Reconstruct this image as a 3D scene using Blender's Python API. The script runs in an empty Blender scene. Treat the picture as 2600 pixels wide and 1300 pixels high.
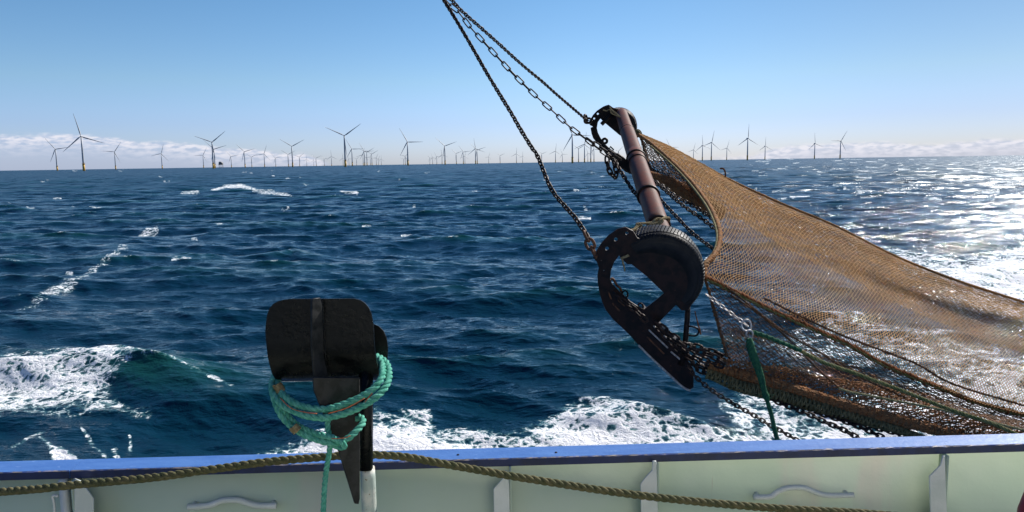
import bpy, bmesh, math, random
import numpy as np
from mathutils import Vector, Matrix
random.seed(7); rng = np.random.default_rng(11)
S = bpy.context.scene; C = S.collection
R = math.radians
# ------------------------------------------------------------------ camera, sky, sun, exposure
CAM = np.array([0.0, 0.0, 4.2]); FPX = 1900.0
PITCH, ROLL = R(7.095), R(0.866)
f0 = np.array([0, math.cos(PITCH), -math.sin(PITCH)]); r0 = np.array([1.0, 0, 0]); u0 = np.array([0, math.sin(PITCH), math.cos(PITCH)])
rv = math.cos(ROLL)*r0 - math.sin(ROLL)*u0; uv_ = math.sin(ROLL)*r0 + math.cos(ROLL)*u0
cd = bpy.data.cameras.new('camera'); cam = bpy.data.objects.new('camera', cd); C.objects.link(cam)
m3 = Matrix((tuple(rv), tuple(uv_), tuple(-f0))).transposed()
cam.matrix_world = Matrix.Translation(Vector(CAM)) @ m3.to_4x4()
cd.sensor_width = 36; cd.lens = 36*FPX/2600; cd.clip_start = 0.05; cd.clip_end = 90000
S.camera = cam
SUN_AZ, SUN_EL = R(48), R(38)
sdir = Vector((math.sin(SUN_AZ)*math.cos(SUN_EL), math.cos(SUN_AZ)*math.cos(SUN_EL), math.sin(SUN_EL)))
ld = bpy.data.lights.new('sun', 'SUN'); ld.energy = 5.0; ld.angle = R(0.5); ld.color = (1, 0.955, 0.89)
sun = bpy.data.objects.new('sun', ld); C.objects.link(sun)
sun.rotation_euler = sdir.to_track_quat('Z', 'Y').to_euler(); sun.location = sdir*50
S.view_settings.view_transform = 'Standard'; S.view_settings.look = 'None'; S.view_settings.gamma = 1
S.view_settings.use_curve_mapping = False
S.view_settings.exposure = 0.45
W = bpy.data.worlds.new('World'); S.world = W; W.use_nodes = True
nt = W.node_tree; N = nt.nodes; L = nt.links; N.clear()
def nd(t, **k):
    n = N.new(t)
    for a, b in k.items(): setattr(n, a, b)
    return n
def mth(op, a, b=None, c=None, clamp=False):
    n = nd('ShaderNodeMath', operation=op, use_clamp=clamp)
    for i, v in enumerate((a, b, c)):
        if v is None: continue
        if isinstance(v, (int, float)): n.inputs[i].default_value = v
        else: L.new(v, n.inputs[i])
    return n.outputs[0]
def smooth(x, a, b):
    n = nd('ShaderNodeMapRange', interpolation_type='SMOOTHSTEP')
    L.new(x, n.inputs[0]); n.inputs[1].default_value = a; n.inputs[2].default_value = b
    return n.outputs[0]
out = nd('ShaderNodeOutputWorld'); bg = nd('ShaderNodeBackground'); bg.inputs[1].default_value = 0.088
sky = nd('ShaderNodeTexSky', sky_type='NISHITA', sun_disc=False, sun_elevation=SUN_EL, sun_rotation=SUN_AZ,
         altitude=0, air_density=1.0, dust_density=0.35, ozone_density=2.5)
hsv = nd('ShaderNodeHueSaturation'); hsv.inputs['Saturation'].default_value = 1.18; hsv.inputs['Value'].default_value = 1.0
L.new(sky.outputs[0], hsv.inputs['Color'])
tc = nd('ShaderNodeTexCoord'); sp = nd('ShaderNodeSeparateXYZ'); L.new(tc.outputs['Generated'], sp.inputs[0])
el = mth('MULTIPLY', mth('ARCSINE', sp.outputs[2]), 57.2958)
az = mth('MULTIPLY', mth('ARCTAN2', sp.outputs[0], sp.outputs[1]), 57.2958)
ramp = nd('ShaderNodeValToRGB'); rr = ramp.color_ramp; rr.interpolation = 'EASE'
# cloud-bank top (in units of 3 degrees) by azimuth, -90..90 deg
pts = [(-90, .6), (-50, .8), (-34, .88), (-30, .90), (-25, .72), (-20, .55), (-16, .40), (-12, 0), (12, 0), (17, .16), (21, .40), (26, .42), (30, .36), (33, .45), (45, .4), (90, .5)]
rr.elements[0].position = 0; rr.elements[1].position = 1
for a, v in pts:
    e = rr.elements[0] if a == -90 else rr.elements[-1] if a == 90 else rr.elements.new((a+90)/180)
    e.color = (v, v, v, 1)
L.new(mth('DIVIDE', mth('ADD', az, 90), 180), ramp.inputs[0])
top = mth('MULTIPLY', ramp.outputs[0], 2.7)
cv = nd('ShaderNodeCombineXYZ'); L.new(mth('MULTIPLY', az, 0.55), cv.inputs[0]); L.new(mth('MULTIPLY', el, 1.7), cv.inputs[1])
nz = nd('ShaderNodeTexNoise'); nz.inputs['Scale'].default_value = 1.0; nz.inputs['Detail'].default_value = 9; nz.inputs['Roughness'].default_value = .62
L.new(cv.outputs[0], nz.inputs['Vector'])
tint = nd('ShaderNodeValToRGB'); te = tint.color_ramp
for i, (e_, c_) in enumerate([(0, (.69, .83, 1.42)), (3, (.70, .80, 1.24)), (6, (.78, .88, 1.05)), (12, (.73, .87, .97)), (24, (.46, .68, .92)), (39.9, (.27, .54, .84))]):
    q_ = te.elements[0] if i == 0 else te.elements[len(te.elements)-1] if i == 5 else te.elements.new(e_/40)
    q_.position = e_/40; q_.color = (c_[0]/1.5, c_[1]/1.5, c_[2]/1.5, 1)
L.new(mth('DIVIDE', el, 40, clamp=True), tint.inputs[0])
sc_ = mth('MULTIPLY', 1.5, mth('SUBTRACT', 1.0, mth('MULTIPLY', smooth(az, 2, 36), .30)))
tv = nd('ShaderNodeVectorMath', operation='SCALE'); L.new(tint.outputs[0], tv.inputs[0]); L.new(sc_, tv.inputs['Scale'])
tm = nd('ShaderNodeVectorMath', operation='MULTIPLY'); L.new(hsv.outputs[0], tm.inputs[0]); L.new(tv.outputs[0], tm.inputs[1])
edge = mth('SUBTRACT', mth('ADD', top, mth('MULTIPLY', mth('SUBTRACT', nz.outputs[0], .5), .8)), el)
m1 = mth('MULTIPLY', smooth(edge, 0.0, 0.34), smooth(top, 0.1, 0.7))
nz2 = nd('ShaderNodeTexNoise'); nz2.inputs['Scale'].default_value = 2.6; nz2.inputs['Detail'].default_value = 7
L.new(cv.outputs[0], nz2.inputs['Vector'])
puff = mth('MULTIPLY', smooth(edge, 1.9, 0.1), smooth(nz2.outputs[0], .30, .62))
mask = mth('MULTIPLY', m1, mth('ADD', 0.50, mth('MULTIPLY', puff, 0.42)))
cc = nd('ShaderNodeMix', data_type='RGBA'); L.new(puff, cc.inputs[0])
cc.inputs[6].default_value = (3.7, 4.4, 6.2, 1); cc.inputs[7].default_value = (7.3, 7.2, 7.8, 1)
mx = nd('ShaderNodeMix', data_type='RGBA'); L.new(mask, mx.inputs[0]); L.new(tm.outputs[0], mx.inputs[6]); L.new(cc.outputs[2], mx.inputs[7])
L.new(mx.outputs[2], bg.inputs[0]); L.new(bg.outputs[0], out.inputs[0])

# ------------------------------------------------------------------ helpers
def P(px, py, d):
    px, py, d = np.asarray(px, float), np.asarray(py, float), np.asarray(d, float)
    k = d[..., None]
    return CAM + k*(f0 + ((px-1300)/FPX)[..., None]*rv - ((py-650)/FPX)[..., None]*uv_)
def ray(px, py): return f0 + (px-1300)/FPX*rv - (py-650)/FPX*uv_
def onplane(px, py, o, n):
    v = ray(px, py); return CAM + v*(np.dot(np.asarray(o)-CAM, n)/np.dot(v, n))
def onz(px, py, z): return onplane(px, py, np.array([0, 0, z]), np.array([0, 0, 1.0]))
def project(p):
    q = p - CAM; d = q@f0
    return 1300+FPX*(q@rv)/d, 650-FPX*(q@uv_)/d, d
def crop(pts, ox, oy, s): return [(ox+p[0]/s, oy+p[1]/s) + tuple(p[2:]) for p in pts]
def mesh_obj(name, V, F, mat, parent=None, smooth_=False, loops=None):
    me = bpy.data.meshes.new(name)
    V = np.asarray(V, np.float32); F = np.asarray(F)
    if F.dtype != object and F.ndim == 2:
        n, k = F.shape
        me.vertices.add(len(V)); me.vertices.foreach_set('co', V.ravel())
        me.loops.add(n*k); me.loops.foreach_set('vertex_index', F.astype(np.int32).ravel())
        me.polygons.add(n); me.polygons.foreach_set('loop_start', np.arange(0, n*k, k, dtype=np.int32))
        me.polygons.foreach_set('loop_total', np.full(n, k, np.int32))
        me.update(calc_edges=True)
    else:
        me.from_pydata([tuple(map(float, v)) for v in V], [], [tuple(int(i) for i in f) for f in F])
    if smooth_: me.polygons.foreach_set('use_smooth', np.ones(len(me.polygons), bool))
    if mat: me.materials.append(mat)
    o = bpy.data.objects.new(name, me); C.objects.link(o)
    if parent: setpar(o, parent)
    return o
def setpar(o, p):
    o.parent = p; o.matrix_parent_inverse = p_world(p).inverted()
def p_world(p):
    m = p.matrix_basis.copy(); q = p
    while q.parent: m = q.parent.matrix_basis @ q.matrix_parent_inverse @ m if False else m; q = q.parent
    return m
def tag(o, label, cat, group=None, kind=None):
    if label: o['label'] = label
    if cat: o['category'] = cat
    if group: o['group'] = group
    if kind: o['kind'] = kind
    return o
def empty(name, loc, label, cat, group=None):
    o = bpy.data.objects.new(name, None); C.objects.link(o); o.location = Vector(loc); o.empty_display_size = .1
    return tag(o, label, cat, group)
def child(o, root):      # parent keeping world-coordinates mesh
    o.parent = root
    off = Vector((0, 0, 0)); q = root
    while q: off += q.location; q = q.parent
    o.location = -off
    return o
class MB:
    def __init__(s): s.V = []; s.F = []; s.n = 0
    def add(s, V, F):
        V = np.asarray(V, float); s.V.append(V); s.F += [tuple(int(i)+s.n for i in f) for f in F]; s.n += len(V)
    def box(s, c, ax, h):
        c = np.asarray(c, float); A = [np.asarray(a, float)*k for a, k in zip(ax, h)]
        V = [c+i*A[0]+j*A[1]+k*A[2] for i in (-1, 1) for j in (-1, 1) for k in (-1, 1)]
        s.add(V, [(0,1,3,2),(4,6,7,5),(0,4,5,1),(2,3,7,6),(0,2,6,4),(1,5,7,3)])
    def tube(s, P_, r, n=8, closed=False, caps=True):
        P_ = np.asarray(P_, float); m = len(P_); r = np.broadcast_to(np.asarray(r, float), (m,))
        T, U, B = frames(P_, closed)
        a = np.linspace(0, 2*np.pi, n, endpoint=False)
        V = (P_[:, None] + r[:, None, None]*(np.cos(a)[None, :, None]*U[:, None]+np.sin(a)[None, :, None]*B[:, None])).reshape(-1, 3)
        F = []
        for i in range(m if closed else m-1):
            j = (i+1) % m
            for k in range(n):
                l = (k+1) % n; F.append((i*n+k, i*n+l, j*n+l, j*n+k))
        if caps and not closed: F += [tuple(range(n))[::-1], tuple((m-1)*n+k for k in range(n))]
        s.add(V, F)
    def build(s, name, mat, parent=None, smooth_=True):
        if not s.V: return None
        V = np.vstack(s.V); same = len({len(f) for f in s.F}) == 1
        o = mesh_obj(name, V, np.array(s.F) if same else np.array(s.F, dtype=object), mat, None, smooth_)
        if parent: child(o, parent)
        return o
def frames(P_, closed=False):
    m = len(P_)
    if closed: T = np.roll(P_, -1, 0)-np.roll(P_, 1, 0)
    else: T = np.gradient(P_, axis=0)
    T /= np.linalg.norm(T, axis=1)[:, None]+1e-12
    u = np.cross(T[0], [0, 0, 1.0]);
    if np.linalg.norm(u) < .1: u = np.cross(T[0], [1.0, 0, 0])
    U = np.zeros_like(P_); U[0] = u/np.linalg.norm(u)
    for i in range(1, m):
        v = U[i-1]-T[i]*np.dot(U[i-1], T[i]); U[i] = v/(np.linalg.norm(v)+1e-12)
    return T, U, np.cross(T, U)
def spline(pts, n):      # Catmull-Rom, arc-length resampled
    p = np.asarray(pts, float)
    if len(p) == 2: q = p[0]+(p[1]-p[0])*np.linspace(0, 1, 50)[:, None]
    else:
        e = np.vstack([2*p[0]-p[1], p, 2*p[-1]-p[-2]]); q = []
        for i in range(1, len(e)-2):
            t = np.linspace(0, 1, 24, endpoint=False)[:, None]
            a, b, c, d = e[i-1], e[i], e[i+1], e[i+2]
            q.append(.5*((2*b)+(-a+c)*t+(2*a-5*b+4*c-d)*t**2+(-a+3*b-3*c+d)*t**3))
        q.append(p[-1:]); q = np.vstack(q)
    s = np.r_[0, np.cumsum(np.linalg.norm(np.diff(q, axis=0), axis=1))]
    x = np.linspace(0, s[-1], n)
    return np.stack([np.interp(x, s, q[:, k]) for k in range(q.shape[1])], 1)
def path3(pts, n=80, dend=None):     # [(px,py,depth)] or (px,py) with dend=(d0,d1): straight in space
    p = np.asarray(pts, float)
    if p.shape[1] == 2:
        s = np.r_[0, np.cumsum(np.linalg.norm(np.diff(p, axis=0), axis=1))]; s /= s[-1]
        d = 1/(1/dend[0]+(1/dend[1]-1/dend[0])*s); p = np.c_[p, d]
    q = spline(p, max(n, 60)); w = P(q[:, 0], q[:, 1], q[:, 2])
    return spline(w, n)
def plen(w): return np.linalg.norm(np.diff(w, axis=0), axis=1).sum()
def twisted(mb, w, rad, strands=3, pitch=None, nseg=7, hand=1, jit=0):
    pitch = pitch or rad*2*2.9; Ln = plen(w); n = max(20, int(Ln/pitch*12)); w = spline(w, n)
    T, U, B = frames(w); s = np.linspace(0, Ln, n)
    for k in range(strands):
        a = hand*(2*np.pi*s/pitch)+2*np.pi*k/strands
        o = w+rad*.5*(np.cos(a)[:, None]*U+np.sin(a)[:, None]*B)
        if jit: o = o + rng.normal(0, jit, o.shape)
        mb.tube(o, rad*.56, nseg)
def chain(mb, w, pitch, wire, width=None, nseg=16, ns=6, phase=0.0, wob=0.0):
    width = width or wire*3.4
    Ln = plen(w); n = max(2, int(round(Ln/pitch))); q = spline(w, n+1); T, U, B = frames(q)
    half = (pitch+2*wire*1.0)/2-wire/2; rr_ = width/2-wire/2
    t = np.linspace(0, 2*np.pi, nseg, endpoint=False)
    st = max(half-rr_, 0.0)
    ct = np.cos(t); sx = rr_*ct+np.where(ct > 1e-6, st, np.where(ct < -1e-6, -st, 0)); sy = rr_*np.sin(t)
    for i in range(n):
        c = (q[i]+q[i+1])/2; tt = q[i+1]-q[i]; tt /= np.linalg.norm(tt); u = U[i]-tt*np.dot(U[i], tt); u /= np.linalg.norm(u); b = np.cross(tt, u)
        a = (i % 2)*math.pi/2+phase+(random.uniform(-wob, wob) if wob else 0); x = math.cos(a)*u+math.sin(a)*b
        mb.tube(c+sx[:, None]*tt+sy[:, None]*x, wire/2, ns, closed=True)
def strands(name, A, Bp, r, mat, parent=None, k=3):
    A = np.asarray(A); Bp = np.asarray(Bp); T = Bp-A; ln = np.linalg.norm(T, axis=1); ok = ln > 1e-5
    A, Bp, T, ln = A[ok], Bp[ok], T[ok], ln[ok]; T = T/ln[:, None]
    r = np.broadcast_to(np.asarray(r, float), (len(ok),))[ok] if np.ndim(r) else np.full(len(A), r)
    U = np.cross(T, [0.3, 0.2, 1.0]); U /= np.linalg.norm(U, axis=1)[:, None]; Bn = np.cross(T, U)
    V = []
    for j in range(k):
        a = 2*np.pi*j/k; o = r[:, None]*(math.cos(a)*U+math.sin(a)*Bn); V += [A+o, Bp+o]
    V = np.stack(V, 1).reshape(-1, 3); b = np.arange(len(A))[:, None]*(2*k)
    F = np.concatenate([b+np.array([2*j, 2*((j+1) % k), 2*((j+1) % k)+1, 2*j+1]) for j in range(k)], 0)
    o = mesh_obj(name, V, F, mat, None, True)
    if parent: child(o, parent)
    return o
def plate(name, outer, holes, o, n, thick, mat, parent=None, bevel=.0015):
    """flat plate traced on the plane (o, n): 2D curve with holes, extruded to its thickness"""
    n = np.asarray(n, float)/np.linalg.norm(n); e1 = np.cross(n, [0, 0, 1.0]); e1 /= np.linalg.norm(e1)
    if np.dot(e1, rv) < 0: e1 = -e1
    e2 = np.cross(n, e1); e2 = e2 if e2[2] > 0 else -e2
    n2 = np.cross(e1, e2)
    cu = bpy.data.curves.new(name, 'CURVE'); cu.dimensions = '2D'; cu.fill_mode = 'BOTH'; cu.extrude = thick/2-bevel; cu.bevel_depth = bevel; cu.bevel_resolution = 0
    for ring in [outer]+holes:
        q = [onplane(x, y, o, n)-o for x, y in ring]; s = cu.splines.new('POLY'); s.points.add(len(q)-1)
        for i, v in enumerate(q): s.points[i].co = (np.dot(v, e1), np.dot(v, e2), 0, 1)
        s.use_cyclic_u = True
    t = bpy.data.objects.new('t', cu); me = bpy.data.meshes.new_from_object(t); me.name = name
    bpy.data.objects.remove(t); bpy.data.curves.remove(cu)
    M = Matrix((tuple(e1), tuple(e2), tuple(n2))).transposed().to_4x4(); M.translation = Vector(o)
    me.transform(M); me.materials.clear(); me.materials.append(mat)
    ob = bpy.data.objects.new(name, me); C.objects.link(ob)
    if parent: child(ob, parent)
    return ob
def circ(cx, cy, r, n=14, e=1.0): return [(cx+r*math.cos(a), cy+e*r*math.sin(a)) for a in np.linspace(0, 2*math.pi, n, endpoint=False)]
def soft(pts, n=60): 
    p = list(pts)+[pts[0]]; return [tuple(v) for v in spline(p, n)[:-1]]

# ------------------------------------------------------------------ materials
class MT:
    def __init__(s, name):
        s.m = bpy.data.materials.new(name); s.m.use_nodes = True; s.t = s.m.node_tree; s.b = s.t.nodes['Principled BSDF']; s.o = s.t.nodes['Material Output']
    def n(s, t, **k):
        x = s.t.nodes.new(t)
        for a, b in k.items(): setattr(x, a, b)
        return x
    def l(s, a, b): s.t.links.new(a, b)
    def noise(s, scale, detail=5, rough=.6, vec=None, stretch=None, dist=0):
        x = s.n('ShaderNodeTexNoise'); x.inputs['Scale'].default_value = scale; x.inputs['Detail'].default_value = detail; x.inputs['Roughness'].default_value = rough; x.inputs['Distortion'].default_value = dist
        g = vec or s.n('ShaderNodeNewGeometry').outputs['Position']
        if stretch:
            mp = s.n('ShaderNodeMapping'); mp.inputs['Scale'].default_value = stretch; s.l(g, mp.inputs[0]); g = mp.outputs[0]
        s.l(g, x.inputs['Vector']); return x.outputs[0]
    def sm(s, x, a, b, c=0, d=1):
        q = s.n('ShaderNodeMapRange', interpolation_type='SMOOTHSTEP'); s.l(x, q.inputs[0])
        for i, v in enumerate((a, b, c, d)): q.inputs[i+1].default_value = v
        return q.outputs[0]
    def mix(s, f, a, b):
        q = s.n('ShaderNodeMix', data_type='RGBA')
        for i, v in ((0, f), (6, a), (7, b)):
            if isinstance(v, (tuple, list)): q.inputs[i].default_value = (*v, 1)
            elif isinstance(v, (int, float)): q.inputs[i].default_value = v
            else: s.l(v, q.inputs[i])
        return q.outputs[2]
    def ma(s, op, a, b):
        q = s.n('ShaderNodeMath', operation=op)
        for i, v in enumerate((a, b)):
            if isinstance(v, (int, float)): q.inputs[i].default_value = v
            else: s.l(v, q.inputs[i])
        return q.outputs[0]
    def bump(s, h, dist, strength=1.0, prev=None):
        q = s.n('ShaderNodeBump'); q.inputs['Distance'].default_value = dist; q.inputs['Strength'].default_value = strength; s.l(h, q.inputs['Height'])
        if prev: s.l(prev, q.inputs['Normal'])
        return q.outputs[0]
def simple(name, a, b=None, scale=20, rough=.6, metal=0, bump=0, lo=.4, hi=.6, c=None, cs=60, clo=.6, chi=.68, bscale=None, rough2=None):
    m = MT(name); col = a
    if b: col = m.mix(m.sm(m.noise(scale), lo, hi), a, b)
    if c: col = m.mix(m.sm(m.noise(cs, 8, .65), clo, chi), col, c)
    if isinstance(col, tuple): m.b.inputs['Base Color'].default_value = (*col, 1)
    else: m.l(col, m.b.inputs['Base Color'])
    m.b.inputs['Roughness'].default_value = rough; m.b.inputs['Metallic'].default_value = metal
    if max(a) < .03: m.b.inputs['Specular IOR Level'].default_value = .22
    if rough2 is not None: m.l(m.sm(m.noise(scale*2), .35, .65, rough, rough2), m.b.inputs['Roughness'])
    if bump: m.l(m.bump(m.noise(bscale or scale*4, 6), bump), m.b.inputs['Normal'])
    return m.m
def fibre(name, a, b, c, sc=40, trans=.35, bump=.0008, bs=500, lo=.4, hi=.6, stretch=None):
    m = MT(name); col = m.mix(m.sm(m.noise(sc, 4, stretch=stretch), lo, hi), a, b); col = m.mix(m.sm(m.noise(sc*3, 5, .7, stretch=stretch), .56, .68), col, c)
    m.l(col, m.b.inputs['Base Color']); m.b.inputs['Roughness'].default_value = .75; m.b.inputs['Specular IOR Level'].default_value = .12
    if bump: m.l(m.bump(m.noise(bs, 2), bump), m.b.inputs['Normal'])
    if trans:
        tr = m.n('ShaderNodeBsdfTranslucent'); m.l(col, tr.inputs[0]); ms = m.n('ShaderNodeMixShader'); ms.inputs[0].default_value = trans
        m.l(m.b.outputs[0], ms.inputs[1]); m.l(tr.outputs[0], ms.inputs[2]); m.l(ms.outputs[0], m.o.inputs[0])
    return m.m
M_black = simple('black_paint', (.0025, .0035, .0035), (.005, .006, .006), 8, .20, 0, .0022, bscale=55, rough2=.40, c=(.035, .025, .02), cs=35, clo=.68, chi=.74)
M_wornblack = simple('scuffed_black_paint', (.010, .011, .011), (.03, .03, .03), 22, .38, 0, .001, bscale=80, rough2=.6, c=(.09, .085, .08), cs=60, clo=.64, chi=.74)
M_steel = simple('dark_rusty_steel', (.008, .006, .005), (.022, .011, .008), 14, .5, .1, .0012, bscale=120, c=(.09, .035, .015), cs=30, clo=.62, chi=.72)
M_chain = simple('chain_steel', (.012, .009, .008), (.045, .022, .014), 30, .48, .2, .0006, bscale=400)
M_rustchain = simple('rusty_iron', (.16, .06, .02), (.06, .025, .012), 40, .75, 0, .001, bscale=300)
M_bright = simple('worn_and_sunlit_steel', (.52, .50, .48), (.30, .25, .22), 60, .45, .2, .0006, bscale=300, c=(.05, .03, .02), cs=90)  # bare worn steel; on the shoe slats its paleness stands for sunlight
M_pipe = MT('rusty_pipe')
_g = M_pipe
_c = _g.mix(_g.sm(_g.noise(9, 6, stretch=(1, 1, 3)), .38, .62), (.120, .030, .014), (.085, .034, .022))
_c = _g.mix(_g.sm(_g.noise(38, 8, .7, stretch=(1, .5, 3)), .52, .66), _c, (.15, .050, .020))
_c = _g.mix(_g.sm(_g.noise(90, 6, .7), .64, .72), _c, (.03, .018, .014))
_g.l(_c, _g.b.inputs['Base Color']); _g.b.inputs['Roughness'].default_value = .6; _g.b.inputs['Specular IOR Level'].default_value = .16; _g.l(_g.bump(_g.noise(120, 6), .001), _g.b.inputs['Normal']); M_pipe = _g.m
M_rubber = simple('tyre_rubber', (.008, .008, .009), (.014, .014, .014), 18, .42, 0, .0007, bscale=200, rough2=.62)
M_blue = MT('blue_rail_paint'); _g = M_blue
_c = _g.mix(_g.sm(_g.noise(5, 5, stretch=(1, 4, 1)), .3, .7), (.055, .145, .40), (.085, .195, .47))
_c = _g.mix(_g.sm(_g.noise(26, 9, .7, stretch=(1, 3, 1)), .60, .70), _c, (.20, .33, .62))
_c = _g.mix(_g.sm(_g.noise(55, 9, .75), .685, .70), _c, (.20, .07, .03))
_g.l(_c, _g.b.inputs['Base Color']); _g.b.inputs['Roughness'].default_value = .42; _g.l(_g.bump(_g.noise(40, 8), .0015), _g.b.inputs['Normal']); M_blue = _g.m
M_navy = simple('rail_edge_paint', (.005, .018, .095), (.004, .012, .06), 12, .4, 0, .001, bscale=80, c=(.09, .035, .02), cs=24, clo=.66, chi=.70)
M_chip = simple('chipped_edge', (.35, .30, .27), (.10, .14, .35), 40, .6, 0, .001, c=(.14, .05, .02), cs=70)
M_green = MT('pale_green_paint'); _g = M_green
_c = _g.mix(_g.sm(_g.noise(1.6, 4), .35, .65), (.52, .63, .45), (.58, .66, .50))
_c = _g.mix(_g.sm(_g.noise(2.2, 4, stretch=(1, 1, .2)), .56, .70), _c, (.62, .58, .47))
_c = _g.mix(_g.sm(_g.noise(33, 10, .8), .69, .73), _c, (.08, .05, .03))
_c = _g.mix(_g.sm(_g.noise(5, 12, .9), .68, .76), _c, (.30, .22, .12))
_c = _g.mix(_g.sm(_g.noise(30, 6, .7, stretch=(1, 1, .04)), .66, .78), _c, (.38, .27, .15))
_g.l(_c, _g.b.inputs['Base Color']); _g.b.inputs['Roughness'].default_value = .42
_g.l(_g.bump(_g.noise(60, 6), .0003, 1, _g.bump(_g.noise(3, 2), .004)), _g.b.inputs['Normal']); M_green = _g.m
M_rib = simple('rib_paint', (.66, .68, .66), (.56, .60, .57), 8, .45, 0, .0012, bscale=60, c=(.12, .07, .04), cs=42, clo=.70, chi=.73)
M_white = simple('white_chipped_paint', (.40, .47, .42), (.62, .62, .55), 16, .5, 0, .001, bscale=80, c=(.16, .11, .04), cs=46, clo=.60, chi=.66)
M_red = simple('red_paint', (.42, .04, .03), (.32, .03, .025), 10, .4, 0, .001)
M_deck = simple('deck_paint', (.34, .38, .30), (.42, .40, .33), 3, .6, 0, .002, bscale=40)
M_hull = simple('hull_paint', (.03, .09, .25), (.05, .10, .2), 3, .5)
M_olive = fibre('olive_rope_fibre', (.105, .108, .052), (.165, .145, .072), (.05, .06, .032), 30, .12, .0012, 420)
M_teal = fibre('teal_rope_fibre', (.08, .36, .26), (.16, .50, .38), (.05, .22, .15), 60, .15, .0008, 600)
_g = MT('x'); bpy.data.materials.remove(_g.m)
M_dgreen = fibre('green_rope_fibre', (.022, .10, .055), (.04, .15, .07), (.03, .05, .025), 50, .2, .001, 500)
M_mossy = fibre('mossy_rope_fibre', (.26, .25, .10), (.12, .15, .05), (.16, .09, .03), 30, .25, .001, 500)
M_yellow = fibre('pale_rope_fibre', (.42, .37, .20), (.22, .22, .10), (.15, .08, .03), 30, .3, .001, 500)
M_tan = fibre('tan_twine', (.36, .30, .17), (.28, .21, .11), (.10, .07, .03), 60, .2, .0008, 600)
M_orange = simple('orange_thread', (.55, .15, .05), (.35, .12, .05), 60, .8)
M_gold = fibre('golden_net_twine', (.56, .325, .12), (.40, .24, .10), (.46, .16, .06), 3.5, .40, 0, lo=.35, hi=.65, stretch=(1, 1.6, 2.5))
M_brown = fibre('brown_net_twine', (.32, .18, .085), (.42, .19, .07), (.16, .10, .06), 12, .3, 0)
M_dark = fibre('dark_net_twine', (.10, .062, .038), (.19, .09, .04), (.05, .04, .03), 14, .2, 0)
M_rustnet = fibre('rust_net_twine', (.34, .12, .04), (.22, .085, .03), (.42, .19, .06), 14, .3, .001, 300)
M_rust2 = fibre('brown_chafing_net', (.42, .19, .075), (.25, .14, .07), (.52, .26, .10), 26, .25, .001, 300)
M_oliveroll = fibre('olive_chafing_rope', (.23, .19, .09), (.13, .12, .06), (.30, .22, .10), 26, .15, .001, 300)
M_tower = simple('turbine_paint', (.40, .42, .45), None, rough=.5)
M_tp = simple('yellow_foundation_paint', (.62, .36, .05), (.5, .28, .04), .3, .6)
M_plat = simple('platform_steel', (.14, .15, .16), (.22, .21, .2), .3, .6)

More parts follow.
